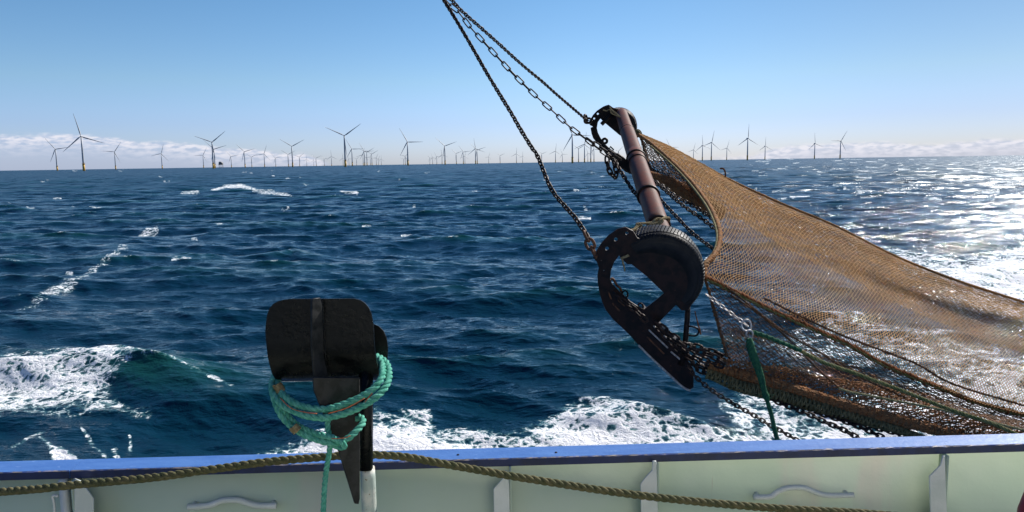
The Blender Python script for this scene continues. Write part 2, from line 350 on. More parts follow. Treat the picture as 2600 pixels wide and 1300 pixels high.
# ------------------------------------------------------------------ sea
def build_sea():
    d = [2.0]; 
    while d[-1] < 45000: d.append(d[-1]+max(.012, .0031*d[-1]+.0000095*d[-1]**2)*(1 if d[-1] > 5.5 else 4))
    d = np.array(d)
    fan = np.radians(np.linspace(-42, 42, 1000)); side = np.radians(np.r_[np.linspace(-180, -43, 60), []]); side2 = np.radians(np.linspace(43, 180, 60))
    a = np.r_[side, fan, side2]; nr, nc = len(d), len(a)
    D, A = np.meshgrid(d, a, indexing='ij'); X0 = (D*np.sin(A)).ravel(); Y0 = (D*np.cos(A)).ravel()
    dd = np.gradient(d); DD = np.repeat(dd, nc); DA = np.maximum(DD, D.ravel()*np.radians(84)/1000*.8)
    dist = D.ravel()
    z = np.zeros_like(X0); dx = np.zeros_like(X0); dy = np.zeros_like(X0); jac = np.zeros_like(X0)
    n = 84; lam = np.geomspace(.16, 17, n); r2 = np.random.default_rng(5)
    for l in lam:
        spread = 0.60 if l > 3 else 0.50
        th = R(-100) + r2.normal(0, spread)*.75      # travelling direction, towards the camera mostly
        s = .052 if l < .6 else .062 if l < 3 else .044 if l < 8 else .024
        amp = s*l/(2*math.pi)*r2.uniform(.6, 1.35); k = 2*math.pi/l; ph = r2.uniform(0, 6.28)
        fadein = np.clip((l/np.maximum(DA, 1e-6)-1.6)/2.0, 0, 1)
        idx = np.nonzero(fadein > .01)[0]
        if not len(idx): continue
        x, y, fd = X0[idx], Y0[idx], fadein[idx]
        # slow amplitude modulation (groups of waves)
        g = .75+.45*np.sin(k*.13*(x*math.cos(th+1.1)+y*math.sin(th+1.1))+ph*3)*np.sin(k*.09*(x*math.cos(th-.5)+y*math.sin(th-.5))+ph)
        q = k*(x*math.cos(th)+y*math.sin(th))+ph; c, sn = np.cos(q), np.sin(q); A_ = amp*fd*g
        z[idx] += A_*c; dx[idx] -= .8*A_*sn*math.cos(th); dy[idx] -= .8*A_*sn*math.sin(th)
        if l > 1: jac[idx] += A_*k*c
    px, py, dep = project(np.stack([X0, Y0, np.zeros_like(X0)], 1))
    def ridge(pts, h, wd, skew=.5):
        nonlocal z
        w = np.array([onz(x, y, 0)[:2] for x, y in pts]); hs = np.array(h, float)
        near = dist < 40; idx = np.nonzero(near)[0]; Q = np.stack([X0[idx], Y0[idx]], 1)
        best = np.full(len(idx), 1e9); hh = np.zeros(len(idx)); sg = np.zeros(len(idx))
        for i in range(len(w)-1):
            e = w[i+1]-w[i]; t = np.clip(((Q-w[i])@e)/(e@e), 0, 1); v = Q-(w[i]+t[:, None]*e); r = np.hypot(v[:, 0], v[:, 1])
            m = r < best; best[m] = r[m]; hh[m] = (hs[i]+(hs[i+1]-hs[i])*t)[m]; sg[m] = np.sign(v[:, 1])[m]
        wdt = np.where(sg > 0, wd*1.7, wd)      # steep near side, long back
        z[idx] += hh*np.exp(-(best/wdt)**2)
    ridge([(-250, 960), (0, 965), (330, 955), (480, 1000), (640, 1040)], [.22, .27, .33, .18, .0], .55)
    ridge([(900, 1130), (1200, 1110), (1450, 1075), (1620, 1060), (1800, 1095), (1950, 1150)], [.0, .05, .10, .20, .10, 0], .45)
    ridge([(560, 1150), (800, 1110), (1000, 1090), (1150, 1130)], [0, .06, .08, 0], .3)
    ridge([(2250, 740), (2420, 720), (2800, 700)], [.1, .4, .5], .8)
    ridge([(640, 668), (700, 655), (752, 642), (800, 655), (860, 668)], [0, .16, .34, .12, 0], .55)
    ridge([(960, 850), (1100, 832), (1250, 826), (1400, 835), (1520, 850)], [0, .14, .22, .16, 0], .45)
    ridge([(60, 640), (180, 615), (300, 612), (380, 625)], [0, .25, .28, 0], .8); ridge([(1480, 905), (1600, 880), (1720, 878), (1800, 890)], [0, .16, .16, 0], .35)
    ridge([(1150, 560), (1250, 548), (1330, 556)], [0, .3, 0], .9) ; ridge([(420, 810), (600, 790), (700, 800)], [0, .14, 0], .4)
    # ---- foam amount, by where the breaking water lies on the surface
    f = np.zeros_like(X0)
    def poly(pts, v, s_out, s_in):
        pts = np.array(pts, float); x0, y0 = pts.min(0)-s_out*3; x1, y1 = pts.max(0)+s_out*3
        idx = np.nonzero((dep > 0) & (px > x0) & (px < x1) & (py > y0) & (py < y1))[0]
        if not len(idx): return
        x, y = px[idx], py[idx]; ins = np.zeros(len(idx), bool); dm = np.full(len(idx), 1e9)
        for i in range(len(pts)):
            (ax, ay), (bx, by) = pts[i], pts[(i+1) % len(pts)]
            c = ((ay > y) != (by > y)) & (x < (bx-ax)*(y-ay)/(by-ay+1e-9)+ax); ins ^= c
            ex, ey = bx-ax, by-ay; t = np.clip(((x-ax)*ex+(y-ay)*ey)/(ex*ex+ey*ey+1e-9), 0, 1); dm = np.minimum(dm, np.hypot(x-ax-t*ex, y-ay-t*ey))
        val = np.where(ins, .5+.5*np.clip(dm/s_in, 0, 1), .5-.5*np.clip(dm/s_out, 0, 1))*v
        f[idx] = np.maximum(f[idx], val)
    def line(pts, w, v):
        pts = np.array(pts, float); wmax = max(w); x0, y0 = pts.min(0)-wmax*2; x1, y1 = pts.max(0)+wmax*2
        idx = np.nonzero((dep > 0) & (px > x0) & (px < x1) & (py > y0) & (py < y1))[0]
        if not len(idx): return
        x, y = px[idx], py[idx]; best = np.zeros(len(idx))
        for i in range(len(pts)-1):
            (ax, ay), (bx, by) = pts[i], pts[i+1]; ex, ey = bx-ax, by-ay
            t = np.clip(((x-ax)*ex+(y-ay)*ey)/(ex*ex+ey*ey+1e-9), 0, 1); dm = np.hypot(x-ax-t*ex, (y-ay-t*ey)*1.6); ww = w[i]+(w[i+1]-w[i])*t
            best = np.maximum(best, v*np.clip(1.25-dm/ww, 0, 1))
        f[idx] = np.maximum(f[idx], best)
    poly([(930, 1045), (1000, 1062), (1095, 1050), (1110, 1078), (1230, 1072), (1290, 1090), (1385, 1062), (1450, 1035), (1545, 1022), (1600, 1040), (1660, 1050), (1750, 1072), (1830, 1085), (1900, 1075), (2000, 1060), (2300, 1040), (2700, 1010), (3000, 1300), (600, 1300), (640, 1150), (700, 1120), (850, 1085)], 1.08, 22, 46)
    poly([(1850, 1010), (1960, 1005), (2060, 1050), (2250, 1000), (2600, 950), (2600, 1100), (1950, 1110), (1900, 1060)], .95, 40, 60)
    poly([(-300, 915), (0, 915), (250, 905), (345, 912), (380, 950), (300, 975), (265, 1010), (290, 1035), (370, 1050), (240, 1052), (110, 1050), (0, 1060), (-300, 1090)], .74, 18, 34)
    poly([(128, 1128), (160, 1125), (200, 1150), (205, 1180), (150, 1190), (140, 1160)], 1.05, 8, 8)
    line([(370, 960), (440, 965), (500, 985), (590, 1005)], [26, 16, 10, 6], .50)
    line([(205, 1085), (240, 1110), (270, 1140), (290, 1155)], [7, 9, 11, 7], .50)
    line([(30, 1130), (70, 1100), (110, 1085)], [9, 9, 8], .46); line([(298, 1118), (308, 1150)], [12, 12], .54)
    line([(330, 1090), (340, 1130)], [6, 8], .5); line([(100, 1100), (150, 1130), (180, 1150)], [9, 12, 10], .55); line([(240, 1170), (270, 1150), (250, 1190)], [10, 9, 8], .6)
    line([(60, 775), (110, 745), (150, 735), (210, 700), (270, 665), (312, 633)], [18, 30, 30, 16, 14, 22], .38)
    line([(535, 486), (572, 475), (610, 473), (645, 481)], [4, 9, 11, 8], .80); line([(630, 481), (680, 490), (742, 498)], [7, 13, 6], .60)
    line([(868, 488), (905, 492)], [6, 5], .7); line([(460, 492), (500, 488)], [6, 7], .62)
    line([(352, 592), (390, 582)], [9, 12], .56)
    poly([(2260, 640), (2330, 655), (2450, 665), (2560, 640), (2900, 600), (2900, 900), (2600, 850), (2380, 720)], .92, 22, 30)
    poly([(1900, 870), (2100, 830), (2300, 850), (2600, 900), (2600, 1040), (2300, 960), (2100, 930)], .60, 30, 60)
    r3 = np.random.default_rng(3)
    for i in range(75):
        y = 430+r3.exponential(70); x = r3.uniform(0, 2600)
        if y > 900: continue
        sc = (y-405)/100; wl = r3.uniform(4, 22)*(.5+sc*.6); line([(x, y), (x+wl*.5, y+r3.normal(0, 1.0)), (x+wl, y+r3.normal(0, 1.6))], [2.2+3.0*sc, 1.2+1.6*sc, .8+sc], r3.uniform(.30, .60))
    for i in range(130):
        x = 1900+r3.uniform(0, 720); y = 402+r3.exponential(60)
        if y > 640: continue
        sc = (y-390)/100; wl = r3.uniform(8, 50)*(.5+sc*.5); line([(x, y), (x+wl, y+r3.normal(0, 1.0))], [1.6+2.6*sc, 1.6+1.5*sc], r3.uniform(.35, .66))
    f += np.where((dist > 14) & (dist < 500), np.clip((jac-.30)*1.1, 0, .35), 0)
    z *= 1.0
    V = np.stack([X0+dx, Y0+dy, z], 1)
    i, j = np.meshgrid(np.arange(nr-1), np.arange(nc-1), indexing='ij'); b = (i*nc+j).ravel()
    F = np.stack([b, b+1, b+nc+1, b+nc], 1)
    F = F[:, ::-1]
    m = MT('sea_water')
    at = m.n('ShaderNodeAttribute', attribute_name='foam'); fo = at.outputs['Fac']
    geo = m.n('ShaderNodeNewGeometry').outputs['Position']
    cdn = m.n('ShaderNodeCameraData')      # unused for look; kept out of links
    m.t.nodes.remove(cdn)
    n1 = m.noise(2.2, 10, .66, dist=.6, stretch=(1, 1.25, 1)); n2 = m.noise(13, 8, .7, stretch=(1, 1.2, 1), dist=.8)
    n0 = m.noise(.35, 6, .6)
    vor = m.n('ShaderNodeTexVoronoi', feature='DISTANCE_TO_EDGE'); vor.inputs['Scale'].default_value = 5.5
    wp = m.n('ShaderNodeVectorMath', operation='ADD'); m.l(geo, wp.inputs[0])
    nn = m.n('ShaderNodeTexNoise'); nn.inputs['Scale'].default_value = 3.0; nn.inputs['Detail'].default_value = 5; m.l(geo, nn.inputs['Vector'])
    wsc = m.n('ShaderNodeVectorMath', operation='SCALE'); wsc.inputs['Scale'].default_value = .5; m.l(nn.outputs['Color'], wsc.inputs[0]); m.l(wsc.outputs[0], wp.inputs[1]); m.l(wp.outputs[0], vor.inputs['Vector'])
    web = m.sm(vor.outputs['Distance'], 0.02, .30, .20, -.24)
    tex = m.ma('ADD', m.ma('MULTIPLY', m.ma('SUBTRACT', n1, .5), 3.0), m.ma('MULTIPLY', m.ma('SUBTRACT', n2, .5), 1.5)); tex = m.ma('ADD', tex, web)
    tex = m.ma('ADD', tex, m.ma('MULTIPLY', m.ma('SUBTRACT', n0, .5), 1.1))
    tot = m.ma('ADD', fo, m.ma('MULTIPLY', tex, m.sm(fo, .05, .3)))
    foam = m.ma('MULTIPLY', m.sm(tot, .52, .80), m.sm(fo, .02, .15))
    haze_ = m.sm(tot, .15, .75, 0, .60)
    # water
    m.b.inputs['Base Color'].default_value = (.0025, .014, .024, 1)
    sx_ = m.n('ShaderNodeSeparateXYZ'); m.l(geo, sx_.inputs[0]); hz_ = sx_.outputs[2]
    wcol = m.mix(m.ma('MULTIPLY', haze_, m.sm(fo, .05, .5)), m.mix(m.sm(hz_, .02, .42), (.0015, .022, .038), (.006, .052, .045)), (.12, .30, .30)); m.l(wcol, m.b.inputs['Base Color'])
    m.b.inputs['Roughness'].default_value = .07; m.b.inputs['IOR'].default_value = 1.33; m.b.inputs['Specular Tint'].default_value = (.55, .82, 1, 1)
    b1 = m.bump(m.noise(.9, 4, .6, stretch=(.6, 1.3, 1)), .15, .9); b2 = m.bump(m.noise(3.6, 5, .62, stretch=(.65, 1.3, 1), dist=.3), .065, 1.0, b1)
    b3 = m.bump(m.noise(16, 4, .6, stretch=(.7, 1.2, 1)), .010, 1.0, b2)
    fa = m.n('ShaderNodeAttribute', attribute_name='far').outputs['Fac']
    m.l(m.sm(fa, 0, 1, .055, .32), m.b.inputs['Roughness'])
    nv_ = m.n('ShaderNodeTexNoise'); nv_.inputs['Scale'].default_value = .5; nv_.inputs['Detail'].default_value = 6; nv_.inputs['Roughness'].default_value = .65
    mp_ = m.n('ShaderNodeMapping'); mp_.inputs['Scale'].default_value = (.35, 1, 1); m.l(geo, mp_.inputs[0]); m.l(mp_.outputs[0], nv_.inputs['Vector'])
    s1_ = m.n('ShaderNodeVectorMath', operation='SUBTRACT'); m.l(nv_.outputs['Color'], s1_.inputs[0]); s1_.inputs[1].default_value = (.5, .5, .5)
    s2_ = m.n('ShaderNodeVectorMath', operation='MULTIPLY'); m.l(s1_.outputs[0], s2_.inputs[0]); s2_.inputs[1].default_value = (1, 1, 0)
    s3_ = m.n('ShaderNodeVectorMath', operation='SCALE'); m.l(s2_.outputs[0], s3_.inputs[0]); m.l(m.ma('MULTIPLY', fa, 2.6), s3_.inputs['Scale'])
    s4_ = m.n('ShaderNodeVectorMath', operation='ADD'); m.l(s3_.outputs[0], s4_.inputs[0]); m.l(b3, s4_.inputs[1])
    s5_ = m.n('ShaderNodeVectorMath', operation='NORMALIZE'); m.l(s4_.outputs[0], s5_.inputs[0]); m.l(s5_.outputs[0], m.b.inputs['Normal'])
    df = m.n('ShaderNodeBsdfPrincipled'); df.inputs['Roughness'].default_value = .8; df.inputs['Base Color'].default_value = (.86, .88, .90, 1)
    fc = m.mix(m.sm(tot, .6, 1.0), (.72, .78, .80), (.93, .93, .93)); m.l(fc, df.inputs['Base Color'])
    m.l(m.bump(m.noise(34, 6, .7), .006, 1, m.bump(tot, .03)), df.inputs['Normal'])
    ms = m.n('ShaderNodeMixShader'); m.l(foam, ms.inputs[0]); m.l(m.b.outputs[0], ms.inputs[1]); m.l(df.outputs[0], ms.inputs[2]); m.l(ms.outputs[0], m.o.inputs[0])
    o = mesh_obj('sea', V, F, m.m, None, True); o['kind'] = 'structure'
    at_ = o.data.attributes.new('foam', 'FLOAT', 'POINT'); at_.data.foreach_set('value', f.astype(np.float32))
    q = np.clip(np.log(np.maximum(dist, 1)/18)/math.log(30), 0, 1); q = q*q*(3-2*q)
    at_ = o.data.attributes.new('far', 'FLOAT', 'POINT'); at_.data.foreach_set('value', q.astype(np.float32))
    return o
build_sea()

# ------------------------------------------------------------------ wind farm
def hor(x): return 433.3-.01512*x
tl = []
def A_(l, ox): 
    for (x, y, a) in l: tl.append((ox+x/3.963, 260+y/3.963, a))
A_([(577,468,-38),(845,335,-12),(1165,497,35),(1633,516,17),(2050,533,28),(2148,397,51),(2165,468,-46),(2330,545,-40),(2467,495,-45),(2535,552,-57)], 0)
A_([(88,518,19),(200,562,-42),(328,525,-57),(370,440,-58),(440,552,52),(512,578,5),(608,562,-52),(582,590,2),(690,572,-42),(762,547,-5),(878,562,-8),(900,330,55),(970,468,-30),(937,572,-30),
    (1013,572,55),(1080,530,15),(1095,492,-31),(1118,505,58),(1168,522,60),(1153,552,20),(1212,562,25),(1233,572,32),(1262,575,5),(1485,575,50),(1503,545,45),(1530,395,-30),(1522,566,10),(1750,565,-35),
    (1778,560,-18),(1820,548,-30),(1873,530,-9),(1903,437,-49),(2017,515,-51),(2087,500,-36),(2103,545,10),(2210,465,-9),(2227,480,-48),(2342,552,20),(2457,538,-52)], 650)
A_([(45,520,3),(108,543,0),(300,520,-50),(438,492,6),(507,523,-25),(608,322,-27),(670,465,-58),(730,420,8),(763,515,-20),(793,430,50),(825,470,-20),(1070,492,47),(1300,475,0),(1588,452,-29),(1825,480,12),
    (1915,432,-6),(2005,403,10),(2160,462,16),(2368,360,0),(2545,440,-2)], 1300)
A_([(467,413,-8),(725,387,31)], 1950)
def lathe(prof, n=14):
    mb = MB(); V = []; F = []
    a = np.linspace(0, 2*np.pi, n, endpoint=False)
    for z_, r in prof: V += [(r*math.cos(t), r*math.sin(t), z_) for t in a]
    for i in range(len(prof)-1):
        for k in range(n): l = (k+1) % n; F.append((i*n+k, i*n+l, (i+1)*n+l, (i+1)*n+k))
    F.append(tuple(range(n))[::-1]); F.append(tuple((len(prof)-1)*n+k for k in range(n)))
    mb.add(V, F); return mb
def me_of(mb, name, mat, sm_=True):
    o = mb.build(name, mat, None, sm_); me = o.data; bpy.data.objects.remove(o); return me
HUB, BL = 92.0, 62.0
me_tower = me_of(lathe([(19, 2.7), (24, 2.65), (60, 2.2), (HUB-2, 1.7)]), 'tower', M_tower)
_f = lathe([(-6, 3.2), (18.6, 3.2)]); _f.add(*((lambda q: (np.vstack(q.V), q.F))(lathe([(18.6, 5.2), (19.0, 5.2)])))); 
me_tp = me_of(_f, 'foundation', M_tp)
_n = MB(); _n.tube(np.array([(0, -4.6, HUB), (0, -3.9, HUB), (0, -3, HUB), (0, -1.5, HUB), (0, 8, HUB), (0, 9.5, HUB)]), [.3, 1.3, 1.8, 2.2, 2.3, 1.5], 10); me_nac = me_of(_n, 'nacelle', M_tower)
_b = MB(); zz = np.array([0, 3, 8, 14, 25, 40, 54, BL]); ch = np.array([1.3, 1.35, 2.3, 2.35, 1.8, 1.25, .8, .25]); th_ = np.array([1.2, 1.1, .7, .5, .36, .26, .18, .1])
V = []; F = []
for z_, c_, t_ in zip(zz, ch, th_):
    bend = -.0009*z_*z_
    V += [(-c_*.5+(.0), bend, z_), (0, bend+t_, z_), (c_*1.0, bend+.02, z_), (0, bend-t_, z_)]
for i in range(len(zz)-1):
    for k in range(4): l = (k+1) % 4; F.append((i*4+k, i*4+l, i*4+4+l, i*4+4+k))
F.append((0, 1, 2, 3)); F.append((31, 30, 29, 28)); _b.add(V, F); me_blade = me_of(_b, 'blade', M_tower)
def pose(a):
    a = ((a+60) % 120)-60
    if abs(a) > 50: return 'blades raised in a Y'
    if abs(a) < 9: return 'top blade upright'
    return 'top blade leaning %s %s' % ('slightly' if abs(a) < 24 else 'clearly' if abs(a) < 40 else 'steeply', 'right' if a > 0 else 'left')
tl.sort(key=lambda t: t[0])
_u = 'first second third fourth fifth sixth seventh eighth ninth tenth eleventh twelfth thirteenth fourteenth fifteenth sixteenth seventeenth eighteenth nineteenth'.split()
def ordw(n):
    if n < 20: return _u[n-1]
    t_ = ['twent', 'thirt', 'fort', 'fift', 'sixt', 'sevent'][n//10-2]
    return t_+'ieth' if n % 10 == 0 else t_+'y-'+_u[n % 10-1]
for i, (hx, hy, a) in enumerate(tl):
    H = hor(hx)-hy + 1.5; dist = HUB*FPX/H; v = ray(hx, hor(hx)); v = v/np.hypot(v[0], v[1]); loc = CAM+v*dist*np.hypot(ray(hx, hy)[0], ray(hx, hy)[1])
    size = 'largest tall' if H > 78 else 'tall' if H > 55 else 'medium' if H > 36 else 'small' if H > 25 else 'tiny far'
    nb = ordw(i+1)
    where = ' behind the chains' if 1500 < hx < 1530 or 1560 < hx < 1640 else ''
    t = empty('wind_turbine', (loc[0], loc[1], 0), '%s wind turbine%s, %s, %s from left' % (size, where, pose(a), nb), 'wind turbine', 'offshore wind turbines along the horizon')
    t.rotation_euler = (0, 0, R(14)+random.uniform(-.06, .06))
    for me in (me_tower, me_tp, me_nac):
        o = bpy.data.objects.new(me.name, me); C.objects.link(o); o.parent = t
    for k in range(3):
        o = bpy.data.objects.new('blade', me_blade); C.objects.link(o); o.parent = t; o.location = (0, -3.2, HUB); o.rotation_euler = (0, R(a+120*k), 0)
# substation
hx = 2225/3.963; Dp = 4600; v = ray(hx, hor(hx)); v /= np.hypot(v[0], v[1]); loc = CAM+v*Dp
t = empty('offshore_substation', (loc[0], loc[1], 0), 'boxy offshore platform on four legs between the turbines left of centre', 'platform')
b = MB(); 
for sx in (-1, 1):
    for sy in (-1, 1): b.tube(np.array([loc*[1, 1, 0]+[sx*8, sy*8, -5], loc*[1, 1, 0]+[sx*8, sy*8, 18]]), 1.2, 8)
b.build('leg', M_plat, t); b = MB(); b.box(loc*[1, 1, 0]+[0, 0, 19], np.eye(3), (11, 11, 1)); b.box(loc*[1, 1, 0]+[0, 0, 26], np.eye(3), (9.5, 9.5, 5.9)); b.box(loc*[1, 1, 0]+[-3, 0, 34], np.eye(3), (5, 6, 2)); b.build('topside', M_plat, t, False)

# ------------------------------------------------------------------ boat: bulwark and rail
ZR = 3.1
nl, nr_ = onz(0, 1199.6, ZR), onz(2600, 1127, ZR); fl, fr = onz(0, 1171.4, ZR), onz(2600, 1101.6, ZR)
ax = (nr_-nl); ax /= np.linalg.norm(ax); inb = np.array([ax[1], -ax[0], 0.0]);     # inboard, towards the camera
if inb[1] > 0: inb = -inb
wd = np.dot((nl+nr_)/2-(fl+fr)/2, inb); UPV = np.array([0, 0, 1.0])
T_CAP = .031
def onrail(px, off, py=1160):     # distance along ax (from nl) of a pixel column at the vertical plane off metres inboard of the near edge
    q = onplane(px, py, nl+inb*off, inb); return np.dot(q-nl, ax), q
boat = empty('fishing_boat', (nl+nr_)/2*[1, 1, 0]+[0, 0, 2.1], 'pale green bulwark of the fishing boat with chipped blue rail in the foreground', 'fishing boat')
joint = onrail(176, 0, 1190)[0]
def cap(s0, s1, name):
    ns = max(4, int((s1-s0)/.02)); ss = np.linspace(s0, s1, ns); V = []; F = []
    j = lambda a: rng.normal(0, a, ns)
    nj = j(.0007); w = wd
    for k in range(ns):
        o = nl+ax*ss[k]; 
        pr = [(0, -T_CAP), (0.0, -.0035+nj[k]), (-.0025-abs(nj[k])*3, 0), (-w+.003, 0.002), (-w, -.002), (-w, -T_CAP)]
        V += [o+inb*a+UPV*b for a, b in pr]
    m = 6
    for k in range(ns-1):
        for q in range(m): l = (q+1) % m; F.append((k*m+q, k*m+l, k*m+m+l, k*m+m+q))
    F += [tuple(range(m))[::-1], tuple((ns-1)*m+q for q in range(m))]
    mb = MB(); mb.add(V, F); o = mb.build(name, M_blue, boat, False)
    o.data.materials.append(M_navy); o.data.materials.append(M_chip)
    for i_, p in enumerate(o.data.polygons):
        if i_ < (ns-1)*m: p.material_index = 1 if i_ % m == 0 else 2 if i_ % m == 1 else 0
    return o
cap(-3.0, joint-.002, 'rail_cap'); cap(joint+.002, 6.5, 'rail_cap')
for x_, y_ in ((1163, 1155), (1412, 1149)):
    q_ = onz(x_, y_, ZR+.001); mb = MB(); mb.tube(np.array([q_-UPV*.002, q_+UPV*.002, q_+UPV*.003]), [.0055, .005, .003], 12); mb.build('screw_head', M_steel, boat)
# hull and bulwark
b = MB(); L0, L1 = -3.0, 6.5; mid = (L0+L1)/2; hl = (L1-L0)/2
pan_off = -.035
b.box(nl+ax*mid+inb*(pan_off-.006)+UPV*(-T_CAP-.5), (ax, inb, UPV), (hl, .006, .5)); b.build('bulwark_panel', M_green, boat, False)
b = MB(); b.box(nl+ax*mid+inb*(-wd+.012)+UPV*(-T_CAP-2), (ax, inb, UPV), (hl, .006, 2)); b.build('hull_side', M_hull, boat, False)
b = MB(); b.box(nl+ax*mid+inb*2.95+UPV*(-1.0), (ax, inb, UPV), (hl, 2.98, .02)); b.build('deck', M_deck, boat, False)
b = MB(); b.box(nl+ax*mid+inb*5.4+UPV*(.9), (ax, inb, UPV), (hl, .05, 1.9)); b.box(nl+ax*mid+inb*5.33+UPV*(2.85), (ax, inb, UPV), (hl, .22, .04))  # unseen wall behind the camera, added to bounce sunlight onto the bulwark
b.build('bounce_wall', simple('bounce_wall_paint', (.78, .77, .72), (.72, .70, .64), 2, .5), boat, False)
# ribs: web plate + flange traced on the plane 55 mm inboard of the panel
def rib(flange, xweb, off=.02):
    o = nl+inb*off; r = plate('rib', flange, [], o, inb, .008, M_rib, boat)
    s, q = onrail(xweb, off/2, 1230); mb = MB(); zt = -T_CAP-.001
    mb.box(nl+ax*s+inb*((off+pan_off)/2-.003)+UPV*(zt-.45), (ax, inb, UPV), (.004, (off-pan_off)/2-.001, .449)); child(mb.build('web', M_green, None, False), r)
    w_ = [c for c in C.objects if c.parent == r]
    for c in w_: c.location = -(boat.location+r.location)
    return r
rib([(1254, 1241), (1276, 1216), (1281, 1196), (1287, 1196), (1292, 1230), (1295, 1420), (1257, 1420)], 1296)
rib([(1627, 1228), (1638, 1213), (1656, 1194), (1658, 1171), (1665, 1171), (1667, 1220), (1672, 1420), (1630, 1420)], 1669)
rib([(2360, 1209), (2388, 1181), (2394, 1158), (2397, 1158), (2398, 1180), (2406, 1420), (2366, 1420)], 2401)
rib([(191, 1216), (205, 1222), (222, 1244), (237, 1266), (238, 1420), (191, 1420)], 186, .03)
# left wide beige upright
b = MB(); s, _ = onrail(160, 0, 1240); b.box(nl+ax*s+inb*(-.012)+UPV*(-T_CAP-.452), (ax, inb, UPV), (.012, .018, .449)); b.build('upright', M_rib, boat, False)
# bent handles
def handle(pts, rpx):
    w = [onplane(x, y, nl+inb*(pan_off+.03), inb) for x, y in pts]; w = spline(w, 60); d_ = project(w)[2].mean()
    e0 = w[0]-inb*.0; mb = MB(); mb.tube(w, rpx/FPX*d_, 10)
    for q in (w[3], w[-4]): mb.tube(np.array([q, q-inb*.034]), rpx/FPX*d_*.8, 8)
    return mb.build('handle', M_rib, boat)
handle([(477, 1287), (500, 1286), (530, 1283), (548, 1277), (568, 1270), (605, 1270), (625, 1276), (650, 1283), (675, 1284), (702, 1284)], 8)
handle([(1913, 1262), (1935, 1262), (1958, 1260), (1975, 1248), (2000, 1239), (2038, 1238), (2064, 1247), (2089, 1256), (2120, 1258), (2167, 1257)], 7)
# hook on left
mb = MB(); w = [onplane(x, y, nl+inb*(-.005), inb) for x, y in [(139, 1330), (138, 1290), (136, 1272), (133, 1262), (138, 1258), (148, 1260)]]; mb.tube(spline(w, 30), .0048, 8)
hk = mb.build('hook', M_rib, boat)
# red pole at right edge
t = empty('red_pole', P(2640, 1500, 2.2), 'red painted slanting pole cut off by the right edge, below the blue rail', 'pole')
mb = MB(); mb.tube(np.array([P(2575, 1500, 2.35), P(2609, 1295, 2.45), P(2632, 1232, 2.5), P(2664, 1160, 2.53)]), [.028, .028, .026, .02], 14); mb.build('pole', M_red, t)

# ------------------------------------------------------------------ long olive mooring rope
rp = [(-160, 1262, 2.66), (0, 1249, 2.64), (101, 1241, 2.62), (189, 1231, 2.62), (277, 1223, 2.62), (366, 1215, 2.62), (441, 1206, 2.62), (505, 1196, 2.63), (580, 1186, 2.64), (650, 1176, 2.65), (726, 1168, 2.66), (801, 1162, 2.67),
      (850, 1158, 2.68), (950, 1155, 2.70), (1028, 1160, 2.71), (1092, 1171, 2.71), (1155, 1183, 2.71), (1230, 1196, 2.71), (1300, 1209, 2.71), (1401, 1225, 2.71), (1502, 1241, 2.71), (1603, 1255, 2.71), (1678, 1264, 2.71), (1805, 1277, 2.71), (1950, 1289, 2.71), (2076, 1297, 2.70), (2202, 1304, 2.7), (2500, 1330, 2.7)]
mb = MB(); twisted(mb, path3(rp, 500), .0142, 3, nseg=9)
o = mb.build('mooring_rope', M_olive); tag(o, 'thick olive twisted rope sagging along the blue rail behind the black post', 'rope')

# ------------------------------------------------------------------ black cradle post with green rope
K = lambda pts: crop(pts, 600, 700, 2.147)
post = empty('boom_rest', P(930, 1290, 2.56)-UPV*.5, 'black steel cradle post with rounded double plates, standing at the rail', 'boom rest')
dP = 2.56
def pz(x, y, d=dP): q = K([(x, y)])[0]; return P(q[0], q[1], d)
rows = [(124, 300, 640, 0), (128, 262, 662, 0), (136, 232, 684, 0), (150, 205, 704, 0), (175, 183, 724, 0), (210, 170, 738, 0), (260, 163, 747, 0), (300, 160, 750, 0), (350, 164, 752, 0), (410, 170, 757, 0), (450, 176, 763, .006), (490, 186, 771, .018), (520, 197, 778, .032), (545, 212, 783, .05), (558, 235, 787, .07), (562, 250, 787, .095)]
V = []; NX = 24; grid = []
for (y, x0, x1, dz) in rows:
    yy0, yy1 = (y+8 if y > 500 else y), y
    for k in range(NX+1):
        t_ = k/NX; x = x0+(x1-x0)*t_; V.append(pz(x, y+(1-t_)*(10 if y > 500 else 2), dP-.03+.05*t_*0+dz-.02*(t_-.5)*2*0))
# back plate continues: under and up
back = [(556, 300, 800, .13), (530, 330, 812, .155), (490, 340, 820, .17), (440, 345, 825, .175), (390, 345, 827, .175), (340, 350, 820, .175), (300, 365, 803, .175), (275, 390, 778, .175), (262, 420, 748, .175)]
for (y, x0, x1, dz) in back:
    for k in range(NX+1): t_ = k/NX; V.append(pz(x0+(x1-x0)*t_, y, dP-.03+dz))
nrw = len(rows)+len(back); F = [(i*(NX+1)+k, i*(NX+1)+k+1, (i+1)*(NX+1)+k+1, (i+1)*(NX+1)+k) for i in range(nrw-1) for k in range(NX)]
mb = MB(); mb.add(V, F); o = mb.build('cradle_plate', M_black, post, True)
md = o.modifiers.new('thick', 'SOLIDIFY'); md.thickness = .009; md.offset = 0; o.modifiers.new('crisp', 'EDGE_SPLIT').split_angle = R(38)
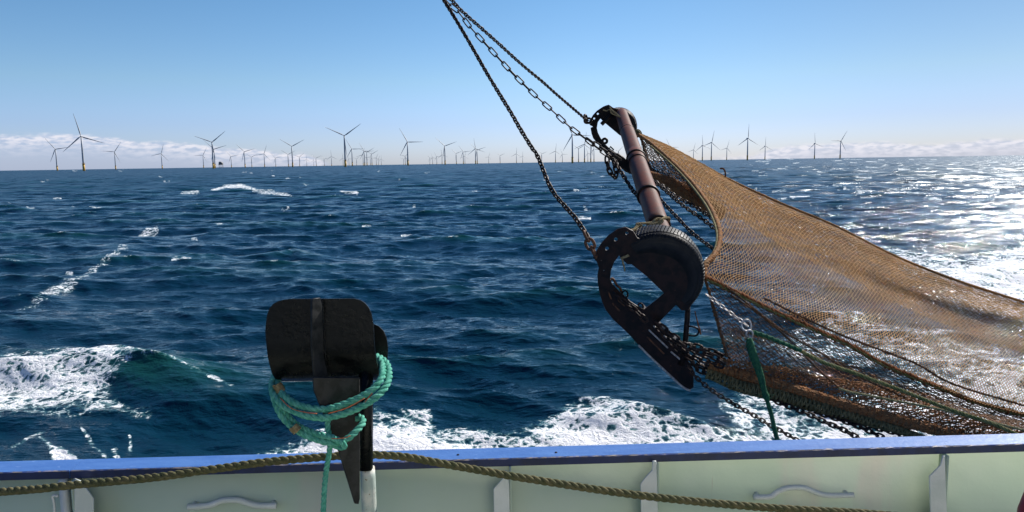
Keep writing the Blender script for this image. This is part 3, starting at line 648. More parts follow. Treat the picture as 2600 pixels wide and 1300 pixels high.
# central rib on the cradle and the long tapering web
yaw = np.array([math.sin(R(28)), -math.cos(R(28)), 0.0])   # its broad face turned a little to the right
yaw2 = np.array([math.sin(R(58)), -math.cos(R(58)), 0.0])
plate('rib', K([(411, 136), (420, 126), (452, 122), (462, 160), (468, 300), (472, 430), (490, 530), (500, 566), (426, 566), (418, 480), (411, 380)]), [], pz(450, 350, dP-.055), yaw2, .009, M_wornblack, post)
mb = MB(); q_ = spline([pz(470, 138, dP-.036), pz(478, 250, dP-.036), pz(484, 420, dP-.036), pz(494, 500, dP-.020)], 90); mb.tube(q_+rng.normal(0, .0007, q_.shape), .0032+.0007*rng.random(90), 6); mb.build('weld_bead', M_black, post)
plate('web', K([(418, 556), (425, 630), (460, 716), (495, 800), (530, 890), (560, 960), (600, 1090), (645, 1237), (662, 1239), (668, 1215), (668, 556)]), [], pz(640, 900, dP-.045), yaw, .014, M_wornblack, post)
mb = MB(); c0, c1, c2 = pz(706, 470, dP+.02), pz(706, 1056, dP+.02), pz(712, 1052, dP+.02)
ww = (c1-c0)/np.linalg.norm(c1-c0); c1b = c1
mb.tube(np.array([c0, c1]), 39/2.147/FPX*dP, 24); mb.build('column', M_black, post)
mb = MB(); g0 = pz(716, 1052, dP+.028); g1 = g0-UPV*.9+ax*.0; mb.tube(np.array([g0+UPV*.004, g0-UPV*.03, g1]), [41/2.147/FPX*dP*.96, 41/2.147/FPX*dP, 41/2.147/FPX*dP], 24); mb.build('sleeve', M_white, post)

gr = empty('green_rope', pz(500, 760, 2.45), 'green twisted rope looped around the black cradle post with a line hanging down', 'rope')
def kp(pts, n=120): return path3([K([p])[0] for p in pts], n)
rr0 = .0118
mb = MB()
twisted(mb, kp([(700, 440, 2.68), (765, 445, 2.63), (795, 490, 2.58), (792, 555, 2.50), (735, 625, 2.46), (620, 688, 2.44), (480, 728, 2.43), (340, 705, 2.44), (258, 650, 2.48), (228, 600, 2.55), (240, 540, 2.66), (320, 500, 2.72)]), rr0, 3, nseg=8, jit=.0005)
twisted(mb, kp([(700, 430, 2.70), (785, 448, 2.64), (830, 505, 2.58), (822, 590, 2.50), (755, 668, 2.45), (640, 732, 2.43), (500, 772, 2.42), (380, 762, 2.42), (265, 712, 2.45), (205, 645, 2.5), (197, 585, 2.58), (225, 530, 2.68), (330, 490, 2.74)]), rr0, 3, nseg=8, jit=.0005)
mb.build('upper_loop', M_teal, gr)
mb = MB()
twisted(mb, kp([(330, 520, 2.72), (215, 560, 2.62), (197, 620, 2.52), (222, 715, 2.47), (265, 785, 2.45), (340, 848, 2.43), (430, 890, 2.42), (530, 912, 2.41), (600, 892, 2.42), (655, 845, 2.44), (690, 800, 2.47), (676, 772, 2.50), (640, 790, 2.52), (622, 830, 2.54)]), rr0*.95, 3, nseg=8)
twisted(mb, kp([(250, 600, 2.52), (240, 700, 2.47), (285, 770, 2.46), (350, 825, 2.44), (440, 862, 2.42), (530, 885, 2.40), (590, 925, 2.40), (570, 935, 2.42), (520, 920, 2.44)]), rr0*.85, 3, nseg=8)
mb.build('lower_loop', M_teal, gr)
mb = MB(); twisted(mb, kp([(500, 780, 2.45), (498, 830, 2.44), (510, 890, 2.43), (508, 950, 2.44), (492, 1050, 2.46), (481, 1150, 2.47), (474, 1290, 2.48), (470, 1420, 2.48)], 100), .0092, 3, nseg=8); mb.build('hanging_line', M_teal, gr)
for c, ang in (((320, 838, 2.42), .6), ((232, 612, 2.50), 1.2)):
    p0, p1 = pz(c[0]-12, c[1]-16 if c[0] > 300 else c[1]-22, c[2]), pz(c[0]+14, c[1]+10 if c[0] > 300 else c[1]+22, c[2])
    dv = p1-p0; mb = MB(); n = 60; t_ = np.linspace(0, 1, n); a = t_*2*math.pi*7; T, U, B = frames(np.array([p0, p1]))
    mb.tube(p0+dv*t_[:, None]+.0145*(np.cos(a)[:, None]*U[0]+np.sin(a)[:, None]*B[0]), .0022, 6); mb.build('whipping', M_tan, gr)
mb = MB()      # orange tracer threads laid along the strands
for pts in ([(240, 668, 2.432), (300, 722, 2.405), (380, 745, 2.39), (440, 752, 2.385)], [(500, 752, 2.385), (600, 722, 2.40), (700, 668, 2.425)], [(520, 888, 2.375), (590, 884, 2.38), (622, 872, 2.39)], [(700, 690, 2.425), (740, 640, 2.44)]):
    mb.tube(kp(pts, 30), .0016, 5)
mb.build('tracer_thread', M_orange, gr)

# ------------------------------------------------------------------ beam trawl
NS = P(1697, 650, 4.6); FS = P(1578, 290, 8.9); bd = (FS-NS)/np.linalg.norm(FS-NS)
rig = empty('beam_trawl', NS, 'rusty tubular beam trawl with half-tyre shoes hanging from chains', 'beam trawl')
def onb(s): return NS+bd*s
def sfor(py):    # beam parameter at a pixel row of the axis
    lo, hi = 0, 4.7
    for _ in range(40):
        m = (lo+hi)/2
        if project(onb(m))[1] > py: lo = m
        else: hi = m
    return lo
LB = np.linalg.norm(FS-NS)
def ringpts(s, r, n=40):
    T, U, B = frames(np.array([onb(s), onb(s+.1)])); a = np.linspace(0, 2*np.pi, n, endpoint=False)
    return onb(s)+r*(np.cos(a)[:, None]*U[0]+np.sin(a)[:, None]*B[0])
PR = .075
s1, s2, s3, s4 = sfor(575), sfor(498), sfor(406), sfor(335)
mb = MB(); prof = [(.03, PR*.93), (s1, PR*.93), (s1+.003, PR), (s2, PR), (s2+.004, PR*1.05), (s3-.12, PR*1.05), (s3-.115, PR*1.09), (s3+.16, PR*1.09), (s3+.166, PR*1.02), (s4, PR*1.02), (s4+.006, PR*.95), (LB, PR*.95)]
q = []; rr_ = []
for i in range(len(prof)-1):
    (a, ra), (c, rc) = prof[i], prof[i+1]; k = max(1, int((c-a)/.08))
    for j in range(k): q.append(onb(a+(c-a)*j/k)); rr_.append(ra+(rc-ra)*j/k)
q.append(onb(LB)); rr_.append(prof[-1][1]); mb.tube(np.array(q), rr_, 40)
beam = mb.build('beam_tube', M_pipe, rig)
mb = MB()
for s, r, q_ in ((s2, PR*1.09, .010), (s3+.03, PR*1.13, .010), (s1, PR, .010), (s3-.13, PR*1.1, .006), (s4, PR*1.0, .006)):
    mb = MB(); mb.tube(ringpts(s, r), q_, 6, closed=True); mb.build('clamp_band', M_steel, rig)
# ---- near shoe
G = lambda pts: crop(pts, 1450, 540, 2.8)
outer = G([(385,103),(330,118),(270,160),(222,210),(190,258),(160,318),(184,345),(200,390),(190,440),(192,500),(205,570),(222,630),(250,690),(300,755),(355,805),(410,858),(480,935),(560,1015),(640,1090),(720,1165),(790,1228),(842,1256),(868,1236),(868,1110),(845,1075),(800,1030),(730,965),(665,890),(612,825),(590,808),(745,650),(785,690),(830,690),(862,640),(878,520),(850,385),(780,285),(680,222),(560,195),(470,180),(440,130)])
hole = G([(340,300),(303,350),(281,410),(275,470),(290,505),(318,535),(352,570),(385,598),(420,632),(468,662),(520,690),(600,627),(665,570),(600,508),(540,450),(485,405),(430,362),(400,362)])
bolts = [circ(*G([c])[0], r/2.8) for c, r in (((318,188),16), ((255,253),16), ((397,143),15), ((215,338),5), ((234,409),6))]
shoe = plate('trawl_shoe', outer, [hole]+bolts, NS, bd, .016, M_steel, rig, .002)
def sp(x, y, back=0): q = G([(x, y)])[0]; return onplane(q[0], q[1], NS, bd)+bd*back
def strip(name, pts, back0, back1, mat, par, thick=.008, edge=None):
    q = spline([sp(x, y) for x, y in pts], 60); T = np.gradient(q, axis=0); T /= np.linalg.norm(T, axis=1)[:, None]; Nn = np.cross(T, bd)
    V = []; F = []; n = len(q)
    for i in range(n): V += [q[i]+bd*back0, q[i]+bd*back1, q[i]+bd*back1+Nn[i]*thick, q[i]+bd*back0+Nn[i]*thick]
    for i in range(n-1):
        for k in range(4): l = (k+1) % 4; F.append((i*4+k, i*4+l, i*4+4+l, i*4+4+k))
    F += [(3, 2, 1, 0), (n*4-4, n*4-3, n*4-2, n*4-1)]
    mb = MB(); mb.add(V, F); o = mb.build(name, mat, None, False); o.parent = par
    l_ = Vector((0, 0, 0)); qq = par
    while qq: l_ += qq.location; qq = qq.parent
    o.location = -l_; return o
base = [(205,560),(222,630),(250,690),(300,755),(355,805),(410,858),(480,935),(560,1015),(640,1090),(720,1165),(790,1228),(845,1258)]
strip('sole', base, .009, .30, M_steel, shoe, .010)
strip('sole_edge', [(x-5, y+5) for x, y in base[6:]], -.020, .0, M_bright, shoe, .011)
for (a, c, mm) in (((548,830),(682,958),M_bright), ((535,880),(655,1000),M_rustchain), ((580,800),(705,920),M_bright), ((705,985),(770,1040),M_bright), ((300,560),(330,600),M_rustchain), ((330,620),(375,660),M_rustchain), ((260,560),(280,610),M_rustchain), ((308,662),(340,695),M_rustchain), ((290,640),(300,655),M_rustchain)):  # pale strips paint sunlight on the sole, rust ones its lit rusty spots
    strip('sunlit_slat', [a, ((a[0]+c[0])/2, (a[1]+c[1])/2), c], -.016, -.004, mm, shoe, .009)
for off in ((30,-20),(62,-42),(96,-60)):
    strip('sole_bar', [(x+off[0], y+off[1]) for x, y in [(420,790),(480,855),(560,935),(640,1010),(740,1095)]], .03, .16, M_steel, shoe, .012)
# strut plate thickness and rod
mb = MB(); mb.tube(np.array([sp(838, 690, .05), sp(832, 780, .04), sp(818, 900, .02), sp(800, 1000, .0), sp(778, 1075, -.01)]), [.017, .018, .018, .02, .022], 8); o = mb.build('tie_bar', M_steel, rig)
mb = MB(); mb.tube(spline([sp(828, 822, .03), sp(865, 820, .02), sp(900, 832, .02), sp(912, 855, .02), sp(895, 882, .02), sp(862, 885, .02), sp(826, 882, .03)], 30), .0062, 8); mb.build('hook_eye', M_steel, rig)
# lugs on the inside of the shoe
for c in ((385, 590), (495, 680)): mb = MB(); mb.tube(np.array([sp(c[0]+20*math.cos(t), c[1]+26*math.sin(t), .02) for t in np.linspace(0, 2*math.pi, 16, endpoint=False)]), .006, 6, closed=True); mb.build('lug', M_steel, rig)
mb = MB(); mb.tube(spline([sp(282, 490, .03), sp(300, 488, .04), sp(330, 540, .05), sp(352, 560, .05), sp(370, 610, .05)], 20), .008, 6)
mb.build('bent_bar', M_rustchain, rig)
# ---- half tyres
def tyre(org, c, Rr, a0, a1, inner, plane_o, nrm, width, nang=300, w0=0.0, blocks=44):
    """profile swept round an arc; tread blocks cut as grooves in the mesh"""
    e = lambda x, y: onplane(x, y, plane_o, nrm)
    cc = e(*c); rad = np.linalg.norm(e(c[0]+Rr, c[1])-cc)
    e1 = e(c[0]+Rr, c[1])-cc; e1 /= np.linalg.norm(e1); e2 = np.cross(nrm, e1); e2 = e2 if e2[2] > 0 else -e2
    pr = [(.10, None), (.02, None)]
    U = np.linspace(0, 1, 40); V = []; F = []
    angs = np.radians(np.linspace(a0, a1, nang)); ia = [v[0] for v in inner][::-1]; ir = [v[1] for v in inner][::-1]
    prof = []
    for u in U:
        if u < .28: k = u/.28; prof.append(('s', k, 0))
        elif u < .5: k = (u-.28)/.22; prof.append(('h', k, 0))
        elif u < .8: k = (u-.5)/.3; prof.append(('c', k, 0))
        else: k = (u-.8)/.2; prof.append(('b', k, 0))
    for a in angs:
        ri = np.interp(math.degrees(a), ia, ir)*rad; ph = (math.degrees(a)*blocks/180)
        for kind, k, _ in prof:
            if kind == 's': r = ri+(.83*rad-ri)*k; w = width*(.10-.16*math.sin(k*math.pi/1.6))
            elif kind == 'h': t = k*math.pi/2; r = rad*(.83+.165*math.sin(t)**.8); w = width*(-.03+.33*(1-math.cos(t)))
            elif kind == 'c': r = rad*(.995+.008*math.sin(k*math.pi)); w = width*(.30+.5*k)
            else: r = rad*(.995-.35*k); w = width*(.8+.2*math.sin(k*math.pi/2))
            if kind in 'hc' and not (kind == 'h' and k < .22):
                x_ = (ph+(w/width)*2.6) % 1.0; y_ = (w/width*6.0) % 1.0
                g = 0
                if x_ < .13: g = 1
                if kind == 'c' and y_ < .16: g = 1
                if kind == 'h' and .62 < k < .72: g = 1
                r -= .0045*g
            V.append(cc+(math.cos(a)*e1+math.sin(a)*e2)*r+nrm*(w+w0))
    m = len(U)
    F = [(i*m+k, i*m+k+1, (i+1)*m+k+1, (i+1)*m+k) for i in range(nang-1) for k in range(m-1)]
    F += [tuple(range(m))[::-1], tuple((nang-1)*m+k for k in range(m))]
    mb = MB(); mb.add(V, F); o = mb.build('half_tyre', M_rubber, rig, False); return o
cN = G([(610, 470)])[0]
tyre(NS, cN, 353/2.8, 127, -43, [(127, .60), (90, .44), (60, .42), (30, .46), (0, .54), (-43, .66)], NS-bd*.012, bd, .20)
# gusset filling between tyre and pipe, dark
mb = MB(); mb.tube(spline([sp(352, 322, -.01), sp(372, 312, -.012), sp(395, 300, -.02), (sp(408, 292, -.02))], 12), .0085, 8)
mb.build('lashing_end', M_tan, rig)
mb = MB(); mb.tube(spline([sp(362, 322, -.01), sp(370, 360, -.01), sp(378, 385, -.01), sp(382, 412, -.01)], 14), [.006]*7+[.005]*7, 6); mb.build('lashing_tail', M_tan, rig)
mb = MB(); mb.tube(spline([sp(880, 700, .0), sp(892, 750, 0), sp(905, 800, 0), sp(915, 830, 0), sp(921, 865, 0)], 20), np.linspace(.003, .0055, 20), 6); mb.build('frayed_twine', M_rustnet, rig)
# rope lashing around pipe above the tyre
mb = MB()
q = crop([(530,1060,4.72),(575,1055,4.74),(640,1050,4.78),(700,1040,4.8),(760,1015,4.85),(800,1010,4.9),(800,1035,4.95)], 1450, 240, 3.22); twisted(mb, path3(q, 60), .0085, 3)
q = crop([(625,1090,4.75),(650,1060,4.76),(700,1050,4.78),(740,1020,4.8),(775,1000,4.9)], 1450, 240, 3.22); twisted(mb, path3(q, 60), .0085, 3)
q = crop([(650,1090,4.76),(680,1030,4.78),(720,1015,4.8),(750,1030,4.79),(720,1060,4.78),(680,1075,4.77)], 1450, 240, 3.22); twisted(mb, path3(q, 60), .0085, 3)
o = mb.build('lashing_rope', M_tan); tag(o, 'tan rope lashing knotted round the rusty beam above the near tyre', 'rope lashing')
mb = MB(); q = crop([(395,125,4.60),(420,130,4.64),(450,120,4.68),(470,98,4.72),(500,92,4.74)], 1450, 540, 2.8); twisted(mb, path3(q, 40), .011, 3); o = mb.build('lashing_rope', M_tan); tag(o, 'short pale rope tied through the top hole of the near shoe', 'rope lashing')
# ---- far shoe
Hh = lambda pts: crop(pts, 1480, 250, 5.8545)
fo = Hh([(385,95),(340,108),(300,125),(210,185),(150,250),(93,350),(103,392),(158,418),(116,440),(130,520),(155,590),(220,670),(290,750),(350,840),(440,930),(540,1010),(640,1090),(720,1120),(720,1000),(640,930),(570,880),(500,815),(400,745),(330,680),(262,590),(222,510),(205,440),(220,350),(260,295),(320,352),(400,420),(550,545),(640,540),(700,420),(690,300),(620,210),(540,160),(450,140)])
fshoe = plate('trawl_shoe', fo, [circ(*Hh([c])[0], r/5.85) for c, r in (((222,228),18), ((168,298),17))], FS, bd, .018, M_steel, rig, .002)
def fp(x, y, b_=0): q = Hh([(x, y)])[0]; return onplane(q[0], q[1], FS, bd)+bd*b_
mb = MB(); mb.tube(np.array([fp(325+34*math.cos(t), 632+34*math.sin(t)) for t in np.linspace(0, 2*math.pi, 18, endpoint=False)]), .016, 8, closed=True); mb.build('lug', M_steel, rig)
mb = MB(); mb.tube(np.array([fp(x, y) for x, y in [(408,715),(455,760),(440,790),(392,745)]]), .010, 6, closed=True); mb.build('shackle_link', M_steel, rig)
mb = MB(); mb.box(fp(355, 300, -.02), ((fp(400,262)-fp(318,345))/np.linalg.norm(fp(400,262)-fp(318,345)), bd, np.cross(bd, (fp(400,262)-fp(318,345))/np.linalg.norm(fp(400,262)-fp(318,345)))), (.09, .015, .022)); mb.build('bracket', M_steel, rig, False)
tyre(FS, Hh([(540, 440)])[0], 275/5.85, 112, -28, [(112, .5), (60, .45), (0, .5), (-28, .6)], FS+bd*.02, bd, .22, 120, 0, 40)
# chain bracket on the beam
cb = onb(s3)
bp = Hh([(335,850),(420,815),(520,820),(600,870),(650,930),(700,1010),(690,1110),(640,1060),(560,1010),(480,960),(400,900)])
plate('chain_bracket', bp, [], cb-rv*.10, bd, .03, M_steel, rig, .003)
# lashing line on far shoe
mb = MB()
q = Hh([(395,125),(430,175),(500,230),(560,290),(620,340),(690,400),(730,460)]); twisted(mb, path3([(x, y, 8.45+.0*i) for i, (x, y) in enumerate(q)], 50), .009, 3)
q = Hh([(300,172),(350,185),(400,165),(420,215),(470,245),(540,270)]); twisted(mb, path3([(x, y, 8.5) for (x, y) in q], 50), .006, 3)
o = mb.build('lashing_rope', M_tan); tag(o, 'thin grey rope lashing over the far shoe and the top of the beam', 'rope lashing')

# ------------------------------------------------------------------ chains
TOP = (1097, -46, 6.3)
def top_chain(px, nm, d1, pitch, wire, width, label, mat=M_chain, n=220):
    p = [TOP[:2]]+px; w = path3(p, n, (TOP[2], d1)); mb = MB(); chain(mb, w, pitch, wire, width, wob=.15)
    o = mb.build(nm, mat); tag(o, label, 'chain', 'chains holding up the beam trawl'); return o
cr5 = lambda pts: crop(pts, 1100, 0, 3.22)
top_chain(cr5([(85,0),(200,185),(320,390),(440,600),(555,790),(635,920),(715,1060),(805,1205),(855,1280)])+[(1400,480),(1440,530),(1461,554),(1484,588),(1492,602)], 'bridle_chain', 4.58, .031, .0115, .038, 'heavy short-link chain running down to the near tyre shoe')
top_chain(cr5([(112,15),(200,90),(305,225),(415,345),(525,465),(635,585),(745,695),(860,805),(980,910),(1090,1015),(1160,1070),(1260,1145),(1370,1230)])+[(1543,393),(1565,408)], 'bridle_chain', 6.55, .082, .0125, .046, 'long-link chain running down to the middle of the rusty beam')
top_chain(cr5([(150,0),(240,95),(410,245),(545,365),(665,475),(780,575),(890,665),(990,755),(1100,850),(1200,935),(1250,980)])+[(1494,306)], 'bridle_chain', 8.85, .034, .012, .042, 'thin short-link chain running down to the far tyre shoe')
# rusty end shackle, near
mb = MB(); c = P(1497, 617, 4.58); a1 = P(1512, 650, 4.58); a0 = P(1484, 590, 4.58); chain(mb, spline([a0, c, a1], 20), .048, .020, .070); o = mb.build('rusty_shackle', M_rustchain); tag(o, 'orange rusty shackle links joining the chain to the near shoe', 'shackle')
mb = MB(); chain(mb, spline([P(1486, 294, 8.85), P(1490, 310, 8.85), P(1497, 306, 8.85)], 10), .05, .03, .085); o = mb.build('end_shackle', M_chain); tag(o, 'dark lumpy shackle joining the thin chain to the far shoe', 'shackle')
# hoisting block above the frame, with its wire
t = empty('hoisting_block', P(*TOP), 'steel hoisting block above the chains', 'hoisting block')
mb = MB(); q = P(*TOP); mb.tube(np.array([q+[0, 0, .0], q+[0, 0, .05], q+[0, 0, .12]]), [.03, .05, .04], 12); mb.tube(np.array([q+[-.05, 0, .25], q+[.05, 0, .25]]), .12, 24); mb.build('block', M_steel, t)
mb = MB(); mb.tube(np.array([q+[0, 0, .3], q+[-.3, -.2, 5]]), .01, 8); mb.build('hoist_wire', M_chain, t)
def pchain(pts, ds, nm, label, pitch=.03, wire=.011, width=.036, mat=M_chain, cat='chain', grp=None, wob=.2):
    w = path3(pts, 160, ds) if len(pts[0]) == 2 else path3(pts, 160); mb = MB(); chain(mb, w, pitch, wire, width, wob=wob, nseg=12, ns=5); o = mb.build(nm, mat); tag(o, label, cat, grp); return o
GT = 'loose chains around the trawl beam'
pchain(Hh([(560,905),(470,850),(380,800),(290,740),(200,690),(120,640),(60,590)]), (6.5, 6.45), 'slack_chain', 'doubled chain length lying beside the long-link chain at the beam', .07, .014, .05, grp=GT)
pchain([(*q, 6.5) for q in Hh([(360,870),(362,950),(385,1050),(425,1130),(480,1180),(505,1120),(480,1020),(455,930)])], None, 'hanging_chain', 'looped chain end dangling left of the rusty beam at the bracket', .05, .018, .055, grp=GT)
pchain([(1562,412), (1570,425), (1582,445), (1598,470), (1612,490), (1640,520)], (6.6, 6.0), 'hanging_chain', 'chain running down behind the rusty beam from the bracket', .042, .013, .045, grp=GT)
pchain([(1640,448), (1667,464), (1690,478), (1714,498), (1740,512), (1761,523), (1795,545), (1826,568)], (7.2, 6.6), 'tickler_chain', 'upper one of the two chains side by side between the beam and the net', .040, .013, .044, grp=GT)
pchain([(1645,452), (1680,475), (1710,502), (1740,526), (1775,550), (1800,568), (1826,590)], (6.9, 6.2), 'tickler_chain', 'lower one of the two chains side by side between the beam and the net', .038, .013, .044, grp=GT)
pchain([(1672,500), (1689,520), (1710,542), (1730,563), (1752,586), (1776,606), (1800,624), (1826,645)], (6.1, 5.3), 'tickler_chain', 'single thin chain sagging below the pair towards the net edge', .034, .011, .036, grp=GT)
GC = 'chains below the trawl net'
pchain([(1745,930), (1765,955), (1790,978), (1816,997), (1850,1018), (1886,1039), (1920,1058), (1952,1078), (1990,1098), (2060,1140)], (4.62, 4.5), 'tickler_chain', 'dark chain hanging from the near shoe tip down to the rail', .028, .0105, .034, grp=GC)
pchain([(1930,1000), (1987,1026), (2025,1040), (2061,1055), (2100,1074), (2139,1090), (2190,1118)], (4.75, 4.55), 'tickler_chain', 'lower-left chain in the bunch under the olive roll', .034, .013, .040, grp=GC)
pchain([(1960,1005), (2040,1035), (2088,1052), (2130,1065), (2177,1082), (2230,1105), (2270,1125)], (4.8, 4.6), 'tickler_chain', 'middle chain in the bunch under the olive roll', .034, .013, .040, grp=GC)
pchain([(2100,1050), (2160,1068), (2220,1085), (2262,1096), (2300,1108), (2340,1125)], (4.8, 4.65), 'tickler_chain', 'short right-hand chain under the olive roll just above the rail', .034, .013, .040, grp=GC)
pchain([(1793,748), (1810,760), (1828,775), (1846,788), (1863,802), (1885,818), (1898,828)], (4.7, 4.55), 'link_chain', 'pale grey chain in front of the net leading to the steel ring', .036, .008, .028, M_bright)
# bunched ground chains in the near shoe
rs = random.Random(4)
bun = [[(1662,815),(1690,838),(1715,858),(1745,880),(1780,895),(1812,905),(1840,922)], [(1668,835),(1700,862),(1735,885),(1765,905),(1800,918),(1835,930)], [(1690,850),(1712,880),(1745,905),(1775,925),(1808,935)],
       [(1735,895),(1755,920),(1775,940),(1800,948),(1822,955)], [(1745,872),(1785,885),(1820,895),(1850,912)]]
for i, pth in enumerate(bun):
    pchain([(x, y, 4.7+.05*i) for x, y in pth], None, 'ground_chain', ['uppermost heavy chain running along the bunch from strut to footrope', 'second heavy chain of the bunch behind the near shoe', 'third heavy chain, lower, behind the sole of the near shoe', 'short lowest chain of the bunch beside the shoe tip', 'short upper chain right of the hanging tie bar'][i], .048, .015, .048, grp='chains bunched in the near shoe', wob=.6)
pchain([(1560,745,4.66),(1590,770,4.66),(1615,790,4.66),(1640,815,4.66)], None, 'ground_chain', 'short chain lying on the curved inside of the near shoe', .045, .014, .044, grp=None, wob=.6)

# ------------------------------------------------------------------ net
net = empty('trawl_net', P(1900, 700, 6), 'golden brown trawl net streaming from the beam to the right edge, with rolled footrope', 'fishing net')
def curve(pts, n):   # resample [(px,py,d)]
    return spline(np.asarray(pts, float), n)
def coons(T, B, Lc, Rc, nu, nv, bulge=0.0, warp=None):
    T, B = curve(T, nu), curve(B, nu); Lc, Rc = curve(Lc, nv), curve(Rc, nv)
    u = np.linspace(0, 1, nu)[:, None, None]; v = np.linspace(0, 1, nv)[None, :, None]
    G_ = (1-v)*T[:, None]+v*B[:, None]+(1-u)*Lc[None]+u*Rc[None]-((1-u)*(1-v)*T[0]+u*(1-v)*T[-1]+(1-u)*v*B[0]+u*v*B[-1])
    if warp is not None: G_ = G_+warp(u[..., 0], v[..., 0])
    G_[..., 2] += bulge*np.sin(np.pi*u[..., 0])*np.sin(np.pi*v[..., 0])
    return P(G_[..., 0], G_[..., 1], G_[..., 2])
def netmesh(name, W, r, mat, jit=.002, square=False, drop=0.0, parent=None, runs=0):
    nu, nv = W.shape[:2]; W = W+rng.normal(0, jit, W.shape)
    A, B = [], []
    if square:
        A += [W[:-1].reshape(-1, 3), W[:, :-1].reshape(-1, 3)]; B += [W[1:].reshape(-1, 3), W[:, 1:].reshape(-1, 3)]
    else:       # diamonds: nodes of one parity only
        i, j = np.meshgrid(np.arange(nu-1), np.arange(nv), indexing='ij'); i, j = i.ravel(), j.ravel(); k = ((i+j) % 2 == 0); i, j = i[k], j[k]
        for s_ in (1, -1):
            ok = (j+s_ >= 0) & (j+s_ < nv); A.append(W[i[ok], j[ok]]); B.append(W[i[ok]+1, j[ok]+s_])
    A, B = np.vstack(A), np.vstack(B)
    if drop: k = rng.random(len(A)) > drop; A, B = A[k], B[k]
    return strands(name, A, B, r, mat, parent or net)
Tp = [(1618,335,8.95), (1700,370,8.7), (1780,413,8.5), (1850,452,8.35), (1918,484,8.2), (2000,520,8.0), (2120,570,7.8), (2271,646,7.5), (2422,706,7.2), (2600,764,6.9), (2800,826,6.6), (3000,886,6.4)]
Ll = [(1618,335,8.95), (1628,343,8.8), (1662,368,8.4), (1709,409,7.9), (1740,440,7.5), (1774,480,7.0), (1805,524,6.4), (1824,567,5.9), (1830,598,5.6), (1825,629,5.3), (1812,650,5.05), (1792,672,4.9), (1790,704,4.82)]
Bp_ = [(1790,704,4.82), (1855,736,4.85), (1933,775,4.9), (2010,810,4.95), (2088,845,5.0), (2166,880,5.05), (2224,915,5.1), (2302,950,5.15), (2399,989,5.2), (2476,1020,5.2), (2600,1053,5.25), (2800,1100,5.3), (3000,1150,5.3)]
Rr = [(3000,886,6.4), (3000,1000,6.0), (3000,1150,5.3)]
def wp(u, v):
    o = np.zeros(np.broadcast_shapes(u.shape, v.shape)+(3,)); o[..., 2] = .10*np.sin(v*9+u*4)*np.sin(np.pi*u)+.05*np.sin(v*23+u*9)*np.minimum(1, u*4)
    o[..., 1] = 8*np.sin(np.pi*v)*np.sin(u*7); return o
Wt = coons(Tp, Bp_, Ll, Rr, 330, 96, .0, wp)
Wt = np.stack([np.stack([np.interp(np.linspace(0, 1, 96)**1.3, np.linspace(0, 1, 96), Wt[i, :, k]) for k in range(3)], 1) for i in range(330)])
rad = .0028
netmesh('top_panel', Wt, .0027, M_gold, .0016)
Wt2 = coons(Tp, Bp_, Ll, Rr, 230, 84, .0, lambda u, v: wp(u, v)+np.stack([0*u*v, 0*u*v+6*np.minimum(1, u*8)*(1-v)+4, .35*np.minimum(1, u*6)*np.sin(np.pi*v)+.15*(1-v)*np.minimum(1, u*6)+0*v], -1))
netmesh('under_panel', Wt2[:, :44], .0034, M_gold, .003)
Bot = [(1847,907,4.85), (1890,918,4.86), (1933,930,4.86), (2000,945,4.86), (2088,965,4.86), (2166,985,4.86), (2260,1008,4.85), (2360,1030,4.85), (2480,1065,4.8), (2600,1096,4.75), (2800,1150,4.7), (3000,1200,4.7)]
Lf = [(1790,706,4.82), (1800,735,4.82), (1810,775,4.82), (1826,830,4.83), (1838,870,4.84), (1847,907,4.85)]
Rf = [(3000,1150,5.3), (3000,1175,5.0), (3000,1200,4.7)]
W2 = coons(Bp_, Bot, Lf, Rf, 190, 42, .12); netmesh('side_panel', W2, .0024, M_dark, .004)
W3 = coons([(p[0]+6, p[1]+10, p[2]+.5) for p in Bp_], [(p[0]+8, p[1]-6, p[2]+.35) for p in Bot], [(p[0]+4, p[1]+2, p[2]+.3) for p in Lf], [(p[0], p[1], p[2]+.3) for p in Rf], 150, 34, .25); netmesh('inner_panel', W3[:, 16:], .0028, M_brown, .005)
# brown bundle of bunched netting along the bottom and the dense brown skirt above it
sk_t = [(1830,908,4.83), (1933,925,4.8), (2050,948,4.8), (2166,968,4.78), (2280,990,4.75), (2399,1040,4.7), (2560,1085,4.6), (2800,1140,4.6)]
sk_b = [(1806,935,4.82), (1875,955,4.8), (1972,985,4.78), (2069,1013,4.75), (2166,1040,4.72), (2263,1066,4.7), (2400,1102,4.65), (2600,1150,4.6)]
W4 = coons(sk_t, sk_b, [sk_t[0], (1818,921,4.82), sk_b[0]], [sk_t[-1], (2700,1145,4.6), sk_b[-1]], 300, 26, .05); netmesh('skirt', W4, .0030, M_rust2, .006)
def bundle(name, center, rpx, mat, n=90, r=.004, turns=6, seed=1, par=None, tw=0, fill=.75):
    """a roll of gathered netting: many wavy strands round a core line"""
    rg = np.random.default_rng(seed); c = curve(center, 300); w = P(c[:, 0], c[:, 1], c[:, 2]); T, U, B = frames(w); rad_ = np.interp(np.linspace(0, 1, 300), np.linspace(0, 1, len(rpx)), rpx)/FPX*c[:, 2]
    A, Bq = [], []; s = np.linspace(0, 1, 300)
    for k in range(n):
        a = rg.uniform(0, 2*np.pi)+tw*s*2*np.pi+.5*np.sin(s*rg.uniform(20, 60)+rg.uniform(0, 6)); rr = rad_*(fill+(1-fill)*rg.random())*(1+.08*np.sin(s*rg.uniform(60, 160)+rg.uniform(0, 6)))
        q = w+rr[:, None]*(np.cos(a)[:, None]*U+np.sin(a)[:, None]*B)+rg.normal(0, .002, w.shape); A.append(q[:-1]); Bq.append(q[1:])
    # cross lashings
    o = strands(name, np.vstack(A), np.vstack(Bq), r, mat, par or net, 4); return o, w, rad_, U, B
